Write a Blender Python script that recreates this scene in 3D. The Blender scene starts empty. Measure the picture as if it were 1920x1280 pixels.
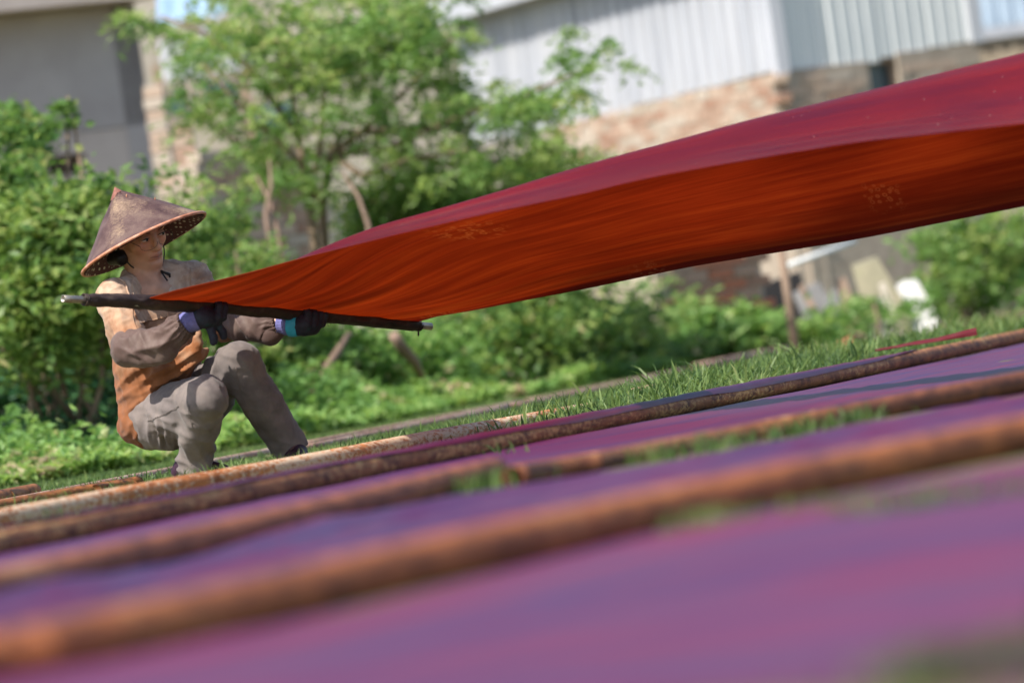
import bpy, math, random
import numpy as np
from mathutils import Vector, Matrix, Quaternion

random.seed(7)
rng = np.random.default_rng(7)
SC = bpy.context.scene
COL = SC.collection

# ------------------------------------------------------------------ camera
F = 10667.0                # focal length in photo pixels (1920 wide)
CH = 0.30                  # camera height
ROLL = math.radians(8.0)
cr, sr = math.cos(ROLL), math.sin(ROLL)
cam_d = bpy.data.cameras.new("camera")
cam = bpy.data.objects.new("camera", cam_d)
COL.objects.link(cam)
cam_d.sensor_width = 36.0
cam_d.lens = 200.0
cam_d.clip_start = 0.1
cam_d.clip_end = 2000.0
cam_d.dof.use_dof = True
cam_d.dof.focus_distance = 18.5
cam_d.dof.aperture_fstop = 3.2
cam.matrix_world = Matrix(((cr, sr, 0, 0), (0, 0, -1, 0), (-sr, cr, 0, CH), (0, 0, 0, 1)))
SC.camera = cam

# ------------------------------------------------------------------ light
SUN_TO = Vector((-0.46, -0.46, 0.76)).normalized()     # direction towards the sun
elev = math.asin(SUN_TO.z)
azim = math.atan2(SUN_TO.x, SUN_TO.y)
world = bpy.data.worlds.new("World")
SC.world = world
world.use_nodes = True
wn = world.node_tree
sky = wn.nodes.new("ShaderNodeTexSky")
sky.sky_type = 'NISHITA'
sky.sun_disc = False
sky.sun_elevation = elev
sky.sun_rotation = azim % (2 * math.pi)
sky.air_density = 1.0
sky.dust_density = 1.5
bg = wn.nodes["Background"]
bg.inputs[1].default_value = 0.135
wn.links.new(sky.outputs[0], bg.inputs[0])
sun_d = bpy.data.lights.new("sun", 'SUN')
sun_d.energy = 5.0
sun_d.angle = math.radians(0.55)
sun_d.color = (1.0, 0.94, 0.84)
sun = bpy.data.objects.new("sun", sun_d)
COL.objects.link(sun)
sun.rotation_euler = SUN_TO.to_track_quat('Z', 'Y').to_euler()
sun.location = (0, 0, 30)
SC.view_settings.view_transform = 'Standard'
SC.view_settings.look = 'None'
SC.view_settings.exposure = 0.55
SC.view_settings.gamma = 1.0
SC.view_settings.use_curve_mapping = False
SC.cycles.use_denoising = True
SC.cycles.max_bounces = 8
SC.cycles.transparent_max_bounces = 8

# ------------------------------------------------------------------ helpers
def P(px, py, d):
    """world point seen at photo pixel (px,py) at depth d"""
    u, w = px - 960.0, 640.0 - py
    return np.array([(u * cr + w * sr) * d / F, d, CH + (-u * sr + w * cr) * d / F])

def G(px, py, z=0.0):
    """world point at height z seen at photo pixel"""
    u, w = px - 960.0, 640.0 - py
    return P(px, py, (z - CH) * F / (-u * sr + w * cr))

IR = np.array([cr, 0, -sr]); IU = np.array([sr, 0, cr]); IY = np.array([0, 1.0, 0])
def V(a, b, c):
    return a * IR + b * IU + c * IY

def nrm(v):
    v = np.asarray(v, float)
    return v / (np.linalg.norm(v) + 1e-12)

# value noise ------------------------------------------------------
_perm = rng.random(4096)
def _h(i, j, k):
    return _perm[((i * 73856093) ^ (j * 19349663) ^ (k * 83492791)) & 4095]
def vnoise(p):
    p = np.asarray(p, float)
    i = np.floor(p).astype(np.int64); f = p - i
    f = f * f * (3 - 2 * f)
    r = 0
    for a in (0, 1):
        for b in (0, 1):
            for c in (0, 1):
                w = (f[..., 0] if a else 1 - f[..., 0]) * (f[..., 1] if b else 1 - f[..., 1]) * (f[..., 2] if c else 1 - f[..., 2])
                r = r + w * _h(i[..., 0] + a, i[..., 1] + b, i[..., 2] + c)
    return r * 2 - 1
def fbm(p, n=3):
    p = np.asarray(p, float); r = 0; a = 1.0
    for k in range(n):
        r = r + a * vnoise(p * (2 ** k) + 17.3 * k); a *= 0.5
    return r

# objects -----------------------------------------------------------
def tag(o, label=None, cat=None, group=None, kind=None):
    if label: o['label'] = label
    if cat: o['category'] = cat
    if group: o['group'] = group
    if kind: o['kind'] = kind
    return o

def empty(name, loc, label, cat, group=None):
    o = bpy.data.objects.new(name, None)
    COL.objects.link(o)
    o.location = Vector(loc)
    return tag(o, label, cat, group)

def mesh_data(name, verts, faces, smooth=True, attrs=None, uv=None):
    """faces: list of index arrays (k,3) / (k,4) or python lists"""
    me = bpy.data.meshes.new(name)
    verts = np.asarray(verts, np.float32)
    blocks = []
    if isinstance(faces, np.ndarray):
        blocks = [faces]
    elif len(faces) and isinstance(faces[0], np.ndarray) and faces[0].ndim == 2:
        blocks = list(faces)
    else:
        by = {}
        for f in faces:
            by.setdefault(len(f), []).append(f)
        blocks = [np.array(v, np.int64) for v in by.values()]
    blocks = [b for b in blocks if len(b)]
    me.vertices.add(len(verts))
    me.vertices.foreach_set("co", verts.ravel())
    idx = np.concatenate([b.ravel() for b in blocks]).astype(np.int32)
    tot = np.concatenate([np.full(len(b), b.shape[1]) for b in blocks]).astype(np.int32)
    st = np.concatenate([[0], np.cumsum(tot)[:-1]]).astype(np.int32)
    me.loops.add(len(idx)); me.loops.foreach_set("vertex_index", idx)
    me.polygons.add(len(tot)); me.polygons.foreach_set("loop_start", st)
    me.polygons.foreach_set("loop_total", tot)
    me.polygons.foreach_set("use_smooth", np.full(len(tot), smooth))
    if uv is not None:
        l = me.uv_layers.new(name="UVMap")
        l.data.foreach_set("uv", np.asarray(uv, np.float32)[idx].ravel())
    for k, a in (attrs or {}).items():
        a = np.asarray(a, np.float32)
        if a.ndim == 1:
            at = me.attributes.new(k, 'FLOAT', 'POINT'); at.data.foreach_set("value", a)
        else:
            at = me.attributes.new(k, 'FLOAT_COLOR', 'POINT')
            if a.shape[1] == 3:
                a = np.concatenate([a, np.ones((len(a), 1), np.float32)], 1)
            at.data.foreach_set("color", a.ravel())
    me.update(); me.validate()
    return me

def obj(name, verts, faces, mat, parent=None, origin=None, smooth=True, attrs=None, uv=None, mats=None, mat_idx=None):
    """verts in world space; stored relative to parent's location or origin"""
    verts = np.asarray(verts, float)
    if parent is not None:
        org = np.array(parent.matrix_basis.translation if parent.parent is None else (0, 0, 0))
        p = parent
        org = np.zeros(3)
        while p is not None:
            org = org + np.array(p.location); p = p.parent
        loc = (0, 0, 0)
    else:
        org = np.array(origin if origin is not None else (verts.min(0) + verts.max(0)) / 2 * np.array([1, 1, 0]) + np.array([0, 0, verts[:, 2].min()]))
        loc = org
    me = mesh_data(name, verts - org, faces, smooth, attrs, uv)
    for m in (mats or [mat]):
        me.materials.append(m)
    if mat_idx is not None:
        me.polygons.foreach_set("material_index", np.asarray(mat_idx, np.int32))
    o = bpy.data.objects.new(name, me)
    COL.objects.link(o)
    o.location = Vector(loc)
    if parent is not None:
        o.parent = parent
    return o

class MB:
    def __init__(s): s.v = []; s.f = []; s.n = 0
    def add(s, v, f):
        v = np.asarray(v, float)
        s.v.append(v); s.f += [tuple(int(i) + s.n for i in q) for q in f]; s.n += len(v)
    def box(s, c, ax, ay, az, taper=1.0):
        """centre and three half-axis vectors"""
        c, ax, ay, az = map(lambda q: np.asarray(q, float), (c, ax, ay, az))
        v = []
        for k in (-1, 1):
            t = 1.0 if k < 0 else taper
            for i, j in ((-1, -1), (1, -1), (1, 1), (-1, 1)):
                v.append(c + ax * i * t + ay * j * t + az * k)
        s.add(v, [(3, 2, 1, 0), (4, 5, 6, 7), (0, 1, 5, 4), (1, 2, 6, 5), (2, 3, 7, 6), (3, 0, 4, 7)])
    def tube(s, pts, rad, n=10, caps=True, flat=None, jit=0.0):
        pts = np.asarray(pts, float); m = len(pts)
        rad = np.broadcast_to(np.asarray(rad, float), (m,))
        tan = np.gradient(pts, axis=0)
        ref = np.array([0, 0, 1.0])
        if abs(nrm(tan.mean(0))[2]) > 0.9: ref = np.array([0, 1.0, 0])
        V_ = []
        for i in range(m):
            t = nrm(tan[i]); a = nrm(np.cross(ref, t)); b = np.cross(t, a)
            for k in range(n):
                th = 2 * math.pi * k / n
                r = rad[i] * (1 + jit * (random.random() - .5))
                V_.append(pts[i] + r * (a * math.cos(th) + b * math.sin(th) * (flat or 1)))
        f = []
        for i in range(m - 1):
            for k in range(n):
                k2 = (k + 1) % n
                f.append((i * n + k, i * n + k2, (i + 1) * n + k2, (i + 1) * n + k))
        if caps:
            f.append(tuple(range(n))[::-1]); f.append(tuple((m - 1) * n + k for k in range(n)))
        s.add(V_, f)
    def build(s, name, mat, parent=None, smooth=False, **k):
        return obj(name, np.concatenate(s.v), s.f, mat, parent, smooth=smooth, **k)

# signed distance modelling ------------------------------------------
class SDF:
    def __init__(s, lo, hi, h):
        s.h = h; s.lo = np.asarray(lo, float)
        s.n = np.ceil((np.asarray(hi) - s.lo) / h).astype(int) + 1
        s.g = np.full(tuple(s.n), 0.2, np.float32)
    def _blk(s, lo, hi):
        a = np.clip(np.floor((lo - s.lo) / s.h).astype(int), 0, s.n - 1)
        b = np.clip(np.ceil((hi - s.lo) / s.h).astype(int) + 1, 1, s.n)
        if np.any(b <= a): return None, None
        ax = [s.lo[i] + s.h * np.arange(a[i], b[i]) for i in range(3)]
        p = np.stack(np.meshgrid(*ax, indexing='ij'), -1).astype(np.float32)
        return tuple(slice(a[i], b[i]) for i in range(3)), p
    def _put(s, sl, d, k, op):
        g = s.g[sl]
        if op == 'add':
            if k > 0:
                h = np.maximum(k - np.abs(g - d), 0) / k
                s.g[sl] = np.minimum(g, d) - h * h * k * 0.25
            else: s.g[sl] = np.minimum(g, d)
        else:
            d = -d
            if k > 0:
                h = np.maximum(k - np.abs(g - d), 0) / k
                s.g[sl] = np.maximum(g, d) + h * h * k * 0.25
            else: s.g[sl] = np.maximum(g, d)
    def cone(s, a, b, ra, rb, k=0.02, op='add', cut=None, flat=None):
        a, b = np.asarray(a, float), np.asarray(b, float); m = max(ra, rb) + k + 3 * s.h
        sl, p = s._blk(np.minimum(a, b) - m, np.maximum(a, b) + m)
        if sl is None: return
        ba = b - a; t = np.clip(((p - a) @ ba) / max(ba @ ba, 1e-9), 0, 1)
        q = p - a - t[..., None] * ba
        if flat is not None:
            ax, sc = flat; ax = nrm(ax); q = q + (q @ ax)[..., None] * ax * (sc - 1)
        d = np.sqrt((q ** 2).sum(-1)) - (ra + t * (rb - ra))
        if cut is not None:
            n = nrm(cut[1]); d = np.maximum(d, (p - np.asarray(cut[0])) @ n)
        s._put(sl, d.astype(np.float32), k, op)
    def chain(s, pts, rad, k=0.02, **kw):
        for i in range(len(pts) - 1):
            s.cone(pts[i], pts[i + 1], rad[i], rad[i + 1], k, **kw)
    def ell(s, c, M, r, k=0.02, op='add'):
        """ellipsoid, M rows = axes"""
        c = np.asarray(c, float); r = np.asarray(r, float); m = r.max() + k + 3 * s.h
        sl, p = s._blk(c - m, c + m)
        if sl is None: return
        q = (p - c) @ np.asarray(M, float).T
        k0 = np.sqrt(((q / r) ** 2).sum(-1)); k1 = np.sqrt(((q / r ** 2) ** 2).sum(-1)) + 1e-9
        d = k0 * (k0 - 1) / k1
        s._put(sl, d.astype(np.float32), k, op)
    def func(s, lo, hi, fn, k=0.0, op='sub'):
        sl, p = s._blk(np.asarray(lo, float), np.asarray(hi, float))
        if sl is None: return
        s._put(sl, fn(p).astype(np.float32), k, op)
    def mesh(s, smooth=2):
        g = s.g; inside = g < 0
        nx, ny, nz = g.shape
        cnt = np.zeros((nx - 1, ny - 1, nz - 1), np.int8)
        for dx in (0, 1):
            for dy in (0, 1):
                for dz in (0, 1):
                    cnt += inside[dx:nx - 1 + dx, dy:ny - 1 + dy, dz:nz - 1 + dz]
        act = (cnt > 0) & (cnt < 8)
        ids = np.full(act.shape, -1, np.int64); cells = np.argwhere(act); ids[act] = np.arange(len(cells))
        acc = np.zeros((len(cells), 3)); num = np.zeros(len(cells))
        cs = [(x, y, z) for x in (0, 1) for y in (0, 1) for z in (0, 1)]
        for a in cs:
            for ax in range(3):
                if a[ax] == 0:
                    b = list(a); b[ax] = 1
                    ga = g[cells[:, 0] + a[0], cells[:, 1] + a[1], cells[:, 2] + a[2]]
                    gb = g[cells[:, 0] + b[0], cells[:, 1] + b[1], cells[:, 2] + b[2]]
                    m = (ga < 0) != (gb < 0)
                    t = np.where(m, ga / np.where(m, ga - gb, 1), 0)
                    pt = cells + np.array(a); pt = pt.astype(float); pt[:, ax] += t
                    acc[m] += pt[m]; num[m] += 1
        v = s.lo + s.h * acc / num[:, None]
        quads = []
        for ax in range(3):
            a1, a2 = (ax + 1) % 3, (ax + 2) % 3
            sl0 = [slice(None)] * 3; sl1 = [slice(None)] * 3
            sl0[ax] = slice(0, -1); sl1[ax] = slice(1, None)
            ch = inside[tuple(sl0)] != inside[tuple(sl1)]
            e = np.argwhere(ch)
            e = e[(e[:, a1] > 0) & (e[:, a2] > 0) & (e[:, a1] < g.shape[a1] - 1) & (e[:, a2] < g.shape[a2] - 1)]
            def cid(o1, o2):
                c = e.copy(); c[:, a1] += o1; c[:, a2] += o2
                return ids[c[:, 0], c[:, 1], c[:, 2]]
            q = np.stack([cid(-1, -1), cid(0, -1), cid(0, 0), cid(-1, 0)], 1)
            fl = ~inside[e[:, 0], e[:, 1], e[:, 2]]
            q[fl] = q[fl][:, ::-1]
            quads.append(q)
        q = np.concatenate(quads)
        for _ in range(smooth):
            v = lap(v, q, 0.5)
        return v, q

def lap(v, q, w):
    acc = np.zeros_like(v); n = np.zeros(len(v))
    for i in range(4):
        a, b = q[:, i], q[:, (i + 1) % 4]
        np.add.at(acc, a, v[b]); np.add.at(n, a, 1)
        np.add.at(acc, b, v[a]); np.add.at(n, b, 1)
    return v * (1 - w) + w * acc / np.maximum(n, 1)[:, None]

def normals(v, q):
    fn = np.cross(v[q[:, 2]] - v[q[:, 0]], v[q[:, 3 if q.shape[1] > 3 else 1]] - v[q[:, 1]])
    n = np.zeros_like(v)
    for i in range(q.shape[1]): np.add.at(n, q[:, i], fn)
    return n / (np.linalg.norm(n, axis=1, keepdims=True) + 1e-12)

def grid_faces(n, m, wrap=False):
    f = []
    i, j = np.meshgrid(np.arange(n - 1), np.arange(m if wrap else m - 1), indexing='ij')
    i, j = i.ravel(), j.ravel(); j2 = (j + 1) % m
    return np.stack([i * m + j, i * m + j2, (i + 1) * m + j2, (i + 1) * m + j], 1)

# materials -----------------------------------------------------------
def new_mat(name):
    m = bpy.data.materials.new(name); m.use_nodes = True
    nt = m.node_tree; b = nt.nodes["Principled BSDF"]
    return m, nt, b

def ramp(nt, fac, stops, interp='LINEAR'):
    r = nt.nodes.new("ShaderNodeValToRGB"); r.color_ramp.interpolation = interp
    el = r.color_ramp.elements
    while len(el) < len(stops): el.new(0.5)
    for e, (p, c) in zip(el, stops):
        e.position = p; e.color = (*c, 1)
    nt.links.new(fac, r.inputs[0])
    return r.outputs[0]

def coord(nt, kind='Object', scale=(1, 1, 1), rot=(0, 0, 0)):
    tc = nt.nodes.new("ShaderNodeTexCoord"); mp = nt.nodes.new("ShaderNodeMapping")
    mp.inputs[3].default_value = scale; mp.inputs[2].default_value = rot
    nt.links.new(tc.outputs[kind], mp.inputs[0])
    return mp.outputs[0]

def noise(nt, vec, scale, detail=4, rough=0.55, dist=0.0):
    n = nt.nodes.new("ShaderNodeTexNoise")
    n.inputs["Scale"].default_value = scale; n.inputs["Detail"].default_value = detail
    n.inputs["Roughness"].default_value = rough; n.inputs["Distortion"].default_value = dist
    nt.links.new(vec, n.inputs["Vector"])
    return n.outputs[0]

def mixc(nt, fac, a, b, mode='MIX'):
    m = nt.nodes.new("ShaderNodeMix"); m.data_type = 'RGBA'; m.blend_type = mode
    for s, x in ((0, fac), (6, a), (7, b)):
        if isinstance(x, (int, float)): m.inputs[s].default_value = x
        elif isinstance(x, tuple): m.inputs[s].default_value = (*x, 1)
        else: nt.links.new(x, m.inputs[s])
    return m.outputs[2]

def math_n(nt, op, a, b=0.0, c=None):
    m = nt.nodes.new("ShaderNodeMath"); m.operation = op
    for i, x in enumerate((a, b, c)):
        if x is None: continue
        if isinstance(x, (int, float)): m.inputs[i].default_value = x
        else: nt.links.new(x, m.inputs[i])
    return m.outputs[0]

def bump(nt, b, h, strength=0.4, dist=0.01):
    n = nt.nodes.new("ShaderNodeBump"); n.inputs["Strength"].default_value = strength
    n.inputs["Distance"].default_value = dist
    nt.links.new(h, n.inputs["Height"])
    nt.links.new(n.outputs[0], b.inputs["Normal"])

def attr(nt, name):
    a = nt.nodes.new("ShaderNodeAttribute"); a.attribute_name = name
    return a

def mat_mottle(name, stops, scale=8, rough=0.8, bstr=0.3, bdist=0.005, detail=6, spec=0.3, scl=(1, 1, 1), metal=0.0, dist=0.0):
    m, nt, b = new_mat(name)
    v = coord(nt, 'Object', scl)
    n = noise(nt, v, scale, detail, 0.6, dist)
    nt.links.new(ramp(nt, n, stops), b.inputs["Base Color"])
    b.inputs["Roughness"].default_value = rough
    b.inputs["Specular IOR Level"].default_value = spec
    b.inputs["Metallic"].default_value = metal
    bump(nt, b, noise(nt, v, scale * 4, 4), bstr, bdist)
    return m

def mat_rust(name, cols, cover, seed=0.0, stain=None):
    """cols: dark, orange, pale;  cover: threshold of the pale scale"""
    m, nt, b = new_mat(name)
    tc = nt.nodes.new("ShaderNodeTexCoord"); mp = nt.nodes.new("ShaderNodeMapping")
    mp.inputs[1].default_value = (seed, seed * .7, seed * 1.3)
    mr = nt.nodes.new("ShaderNodeMapping"); mr.inputs[2].default_value = (0, 0, math.radians(16)); mp.inputs[3].default_value = (1, .38, 1)
    nt.links.new(tc.outputs['Object'], mr.inputs[0]); nt.links.new(mr.outputs[0], mp.inputs[0]); v = mp.outputs[0]
    n1 = noise(nt, v, 26, 8, 0.7); n2 = noise(nt, v, 3.0, 4, 0.6); n3 = noise(nt, v, 70, 5, 0.7)
    mid = tuple((a + b_) / 2 for a, b_ in zip(cols[0], cols[1]))
    base = ramp(nt, n1, [(0.34, cols[0]), (0.46, mid), (0.58, cols[1]), (0.72, tuple(min(1, c * 1.35) for c in cols[1]))])
    pm = math_n(nt, 'ADD', math_n(nt, 'MULTIPLY', n2, 0.50), math_n(nt, 'MULTIPLY', n3, 0.60))
    pal = ramp(nt, pm, [(cover, (0, 0, 0)), (cover + 0.09, (1, 1, 1))])
    c = mixc(nt, pal, base, cols[2])
    if stain:
        n4 = noise(nt, v, 2.2, 3, 0.5)
        c = mixc(nt, ramp(nt, n4, [(0.45, (0, 0, 0)), (0.6, (0.85,) * 3)]), c, stain)
    nt.links.new(c, b.inputs["Base Color"])
    b.inputs["Roughness"].default_value = 0.72
    b.inputs["Specular IOR Level"].default_value = 0.35
    bump(nt, b, n3, 0.5, 0.004)
    return m

def mat_leaf(name, stops, trans=0.35, rough=0.45):
    m, nt, b = new_mat(name)
    a = attr(nt, "rnd")
    c = ramp(nt, a.outputs["Fac"], stops)
    nt.links.new(c, b.inputs["Base Color"])
    b.inputs["Roughness"].default_value = rough
    b.inputs["Specular IOR Level"].default_value = 0.35
    t = nt.nodes.new("ShaderNodeBsdfTranslucent")
    hs = nt.nodes.new("ShaderNodeHueSaturation"); hs.inputs["Hue"].default_value = 0.485
    hs.inputs["Saturation"].default_value = 1.1; hs.inputs["Value"].default_value = 1.5
    nt.links.new(c, hs.inputs["Color"]); nt.links.new(hs.outputs[0], t.inputs[0])
    mx = nt.nodes.new("ShaderNodeMixShader"); mx.inputs[0].default_value = trans
    nt.links.new(b.outputs[0], mx.inputs[1]); nt.links.new(t.outputs[0], mx.inputs[2])
    nt.links.new(mx.outputs[0], nt.nodes["Material Output"].inputs[0])
    return m

# ------------------------------------------------------------------ ground
def seg_pt(a, b, s): return a + (b - a) * s
P2A, P2B = G(0, 1017, .029), G(1920, 630, .029)
_p2d = nrm((P2B - P2A)[:2]); _p2n = np.array([-_p2d[1], _p2d[0]])
def sstep(x, a, b):
    t = np.clip((x - a) / (b - a), 0, 1); return t * t * (3 - 2 * t)
def ground_h(x, y):
    q = (x - P2A[0]) * _p2n[0] + (y - P2A[1]) * _p2n[1]
    h = 0.055 * sstep(q, .16, .46) * (1 - sstep(q, .7, 1.5)) * sstep(y, 17.8, 20.0) * (1 - sstep(y, 25, 28))
    return h

M_soil = mat_mottle("lawn_soil", [(0.3, (.075, .080, .030)), (0.5, (.12, .115, .045)), (0.7, (.17, .13, .065))], 3, .95, .5, .02)
xs = np.concatenate([[-900, -200, -60, -20], np.linspace(-8, -3.6, 12), np.linspace(-3.5, 3.5, 141), np.linspace(3.6, 8, 12), [20, 60, 200, 900]])
ys = np.concatenate([[-300, -50, -5], np.linspace(0, 60, 361), [80, 140, 300, 1500]])
X, Y = np.meshgrid(xs, ys, indexing='ij')
Z = ground_h(X, Y) + np.where((np.abs(X) < 9) & (Y < 61) & (Y > 13), 0.006 * fbm(np.stack([X * 1.2, Y * 1.2, 0 * X], -1), 2), 0)
lawn = obj("ground", np.stack([X, Y, Z], -1).reshape(-1, 3), grid_faces(len(xs), len(ys))[:, ::-1], M_soil, origin=(0, 0, 0))
tag(lawn, "flat lawn ground with short grass and bare soil", kind='structure')
lawn.data.update()

# ------------------------------------------------------------------ pipes
def pipe(name, pts, r, mat, label, group="rusty pipes laid across the lawn", wall=0.004, segs=28, sub=24):
    pts = np.asarray(pts, float)
    L = np.concatenate([[0], np.cumsum(np.linalg.norm(np.diff(pts, axis=0), axis=1))])
    s = np.linspace(0, L[-1], sub * 3)
    pp = np.stack([np.interp(s, L, pts[:, i]) for i in range(3)], 1)
    for _ in range(6): pp[1:-1] = (pp[:-2] + pp[1:-1] * 2 + pp[2:]) / 4
    mb = MB()
    n = segs; m = len(pp)
    t = nrm(pp[-1] - pp[0]); a = nrm(np.cross([0, 0, 1.0], t)); b = np.cross(t, a)
    th = np.linspace(0, 2 * np.pi, n, endpoint=False)
    ring = np.cos(th)[:, None] * a + np.sin(th)[:, None] * b
    dent = 1 + 0.012 * fbm(np.stack([np.repeat(s * 6, n), np.tile(np.cos(th) * 2, m), np.tile(np.sin(th) * 2, m)], -1), 2)
    outer = (pp[:, None, :] + ring[None] * r * dent.reshape(m, n, 1)).reshape(-1, 3)
    inner = []
    for e in (0, m - 1):
        q = pp[e] + (t if e == 0 else -t) * 0.0
        inner.append(q + ring * (r - wall))
        inner.append(q + (t if e == 0 else -t) * 0.35 + ring * (r - wall))
    v = np.concatenate([outer] + inner)
    f = [tuple(x) for x in grid_faces(m, n, True)]
    o = m * n
    for k in range(n):
        k2 = (k + 1) % n
        f += [(k2, k, o + k, o + k2), (o + k2, o + k, o + n + k, o + n + k2)]
        e0 = (m - 1) * n
        f += [(e0 + k, e0 + k2, o + 2 * n + k2, o + 2 * n + k), (o + 2 * n + k, o + 2 * n + k2, o + 3 * n + k2, o + 3 * n + k)]
    f.append(tuple(o + n + k for k in range(n))); f.append(tuple(o + 3 * n + k for k in range(n))[::-1])
    ob = obj(name, v, f, mat)
    return tag(ob, label, "pipe", group)

RZ = .029
M_r1 = mat_rust("pale_rust", [(.22, .065, .02), (.52, .19, .06), (.66, .48, .33)], .51, 1.3)
M_r2 = mat_rust("brown_rust", [(.080, .028, .022), (.34, .135, .052), (.62, .36, .14)], .55, 4.1)
M_r3 = mat_rust("red_rust", [(.10, .030, .018), (.33, .110, .050), (.42, .21, .11)], .60, 7.7)
M_r4 = mat_rust("orange_rust", [(.11, .034, .018), (.40, .130, .042), (.46, .22, .09)], .60, 9.2)
M_r8 = mat_rust("sunk_rust", [(.06, .020, .016), (.22, .075, .035), (.38, .19, .08)], .60, 17.0)
M_r5 = mat_rust("dark_rust", [(.03, .016, .014), (.32, .12, .04), (.42, .22, .09)], .62, 11.0)
M_r6 = mat_rust("pink_rust", [(.20, .10, .07), (.33, .19, .14), (.44, .33, .26)], .53, 14.0)

pale_pts = [G(x, y, RZ) for x, y in ((-160, 1003), (0, 974), (300, 918), (555, 873), (800, 825), (1000, 789), (1115, 768))]
pipe("rusty_pipe", pale_pts, RZ, M_r1, "pale flaking rusty pipe just in front of the crouching woman's feet")
p2 = [G(x, y, RZ) for x, y in ((-200, 1057), (0, 1017), (600, 895), (1000, 814), (1350, 745), (1651, 685), (1920, 630), (2060, 602))]
pipe("rusty_pipe", p2, RZ, M_r2, "long brown pipe with maroon stains crossing the whole lawn below the tall grass", sub=40)
p3 = [G(x, y, RZ) for x, y in ((-200, 1142), (0, 1099), (390, 1011), (700, 939), (930, 884))]
pipe("rusty_pipe", p3, RZ * 1.06, M_r3, "reddish brown pipe ending beside another pipe's open round end")
p3b = [G(x, y, z) for x, y, z in ((962, 896, .020), (1145, 865, .013), (1400, 816, .014), (1526, 790, .022), (1920, 715, RZ), (2080, 684, RZ))]
pipe("rusty_pipe", p3b, RZ * .92, M_r8, "dark brown pipe with its open round end facing the lawn's middle")
p4 = [G(x, y, RZ) for x, y in ((-260, 1292), (0, 1236), (350, 1158), (700, 1076), (1081, 990), (1526, 896), (1920, 816), (2200, 767))]
pipe("rusty_pipe", p4, RZ * 1.16, M_r4, "thick looking blurred orange brown pipe nearest the camera")
pa = [G(x, y, .026) for x, y in ((-260, 984), (-100, 952), (30, 926.5), (64, 920))]
pipe("rusty_pipe", pa, .0255, M_r5, "short dark rusty pipe end at the far left of the lawn")
pb = [G(x, y, .022) for x, y in ((-260, 1000), (0, 951), (120, 930), (258, 906))]
pipe("rusty_pipe", pb, .0235, M_r5, "speckled rust pipe ending beside the woman's heel")
# far rows of pipes at the lawn's far edge
def far_row(pts, r, n, lab):
    pts = [G(x, y, r) for x, y in pts]
    for k in range(n):
        a = seg_pt(pts[0], pts[1], k / n + .004); b = seg_pt(pts[0], pts[1], (k + 1) / n - .004)
        pipe("rusty_pipe", [a, (a + b) / 2, b], r, M_r6, lab[k], "weathered pink pipes along the lawn's far edge", sub=5, segs=14)
far_row(((-80, 960), (1290, 694)), .015, 3, ["pale pink pipe in the far row behind the woman's back",
        "pale pink pipe in the far row behind the woman's feet", "pale pink pipe in the far row under the big cloth's far edge"])
far_row(((1300, 690), (1960, 560)), .026, 2, ["pale pink pipe in the far row below the leaning slabs",
        "pale pink pipe in the far row below the dark green bush"])
far_row(((560, 842), (1240, 706)), .014, 2, ["thin pinkish pipe in the inner far row near the woman's front foot",
        "thin pinkish pipe in the inner far row behind the sharp grass tufts"])

# pipe in the tall grass behind the long pipe
def on_mound(x, y, r):
    for d in np.linspace(17, 30, 800):
        p = P(x, y, d)
        if p[2] - r <= ground_h(p[0], p[1]): return p
    return P(x, y, 21)
M_r7 = mat_rust("grass_pipe_rust", [(.10, .05, .03), (.34, .18, .10), (.48, .33, .22)], .55, 21.0)
# ------------------------------------------------------------------ silk lying on the ground
def mat_silk_ground(name, seed, c1, c2):
    m, nt, b = new_mat(name)
    tc = nt.nodes.new("ShaderNodeTexCoord"); mp = nt.nodes.new("ShaderNodeMapping")
    mp.inputs[1].default_value = (seed, seed, 0); mp.inputs[3].default_value = (0.15, 3.0, 1)
    nt.links.new(tc.outputs['UV'], mp.inputs[0])
    n = noise(nt, mp.outputs[0], 2.0, 4, .6)
    nt.links.new(ramp(nt, n, [(.38, c1), (.62, c2)]), b.inputs["Base Color"])
    b.inputs["Roughness"].default_value = 0.48
    b.inputs["Specular IOR Level"].default_value = 0.24
    o = coord(nt, 'Object')
    bump(nt, b, noise(nt, o, 90, 4), .12, .002)
    return m
M_sg1 = mat_silk_ground("maroon_silk", 1.0, (.046, .010, .050), (.145, .010, .038))  # violet first tones, also below, put the sky's sheen into the base colour
M_sg2 = mat_silk_ground("plum_silk", 5.0, (.044, .014, .072), (.120, .010, .050))
M_sg3 = mat_silk_ground("wine_silk", 9.0, (.048, .014, .076), (.160, .010, .045))

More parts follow.
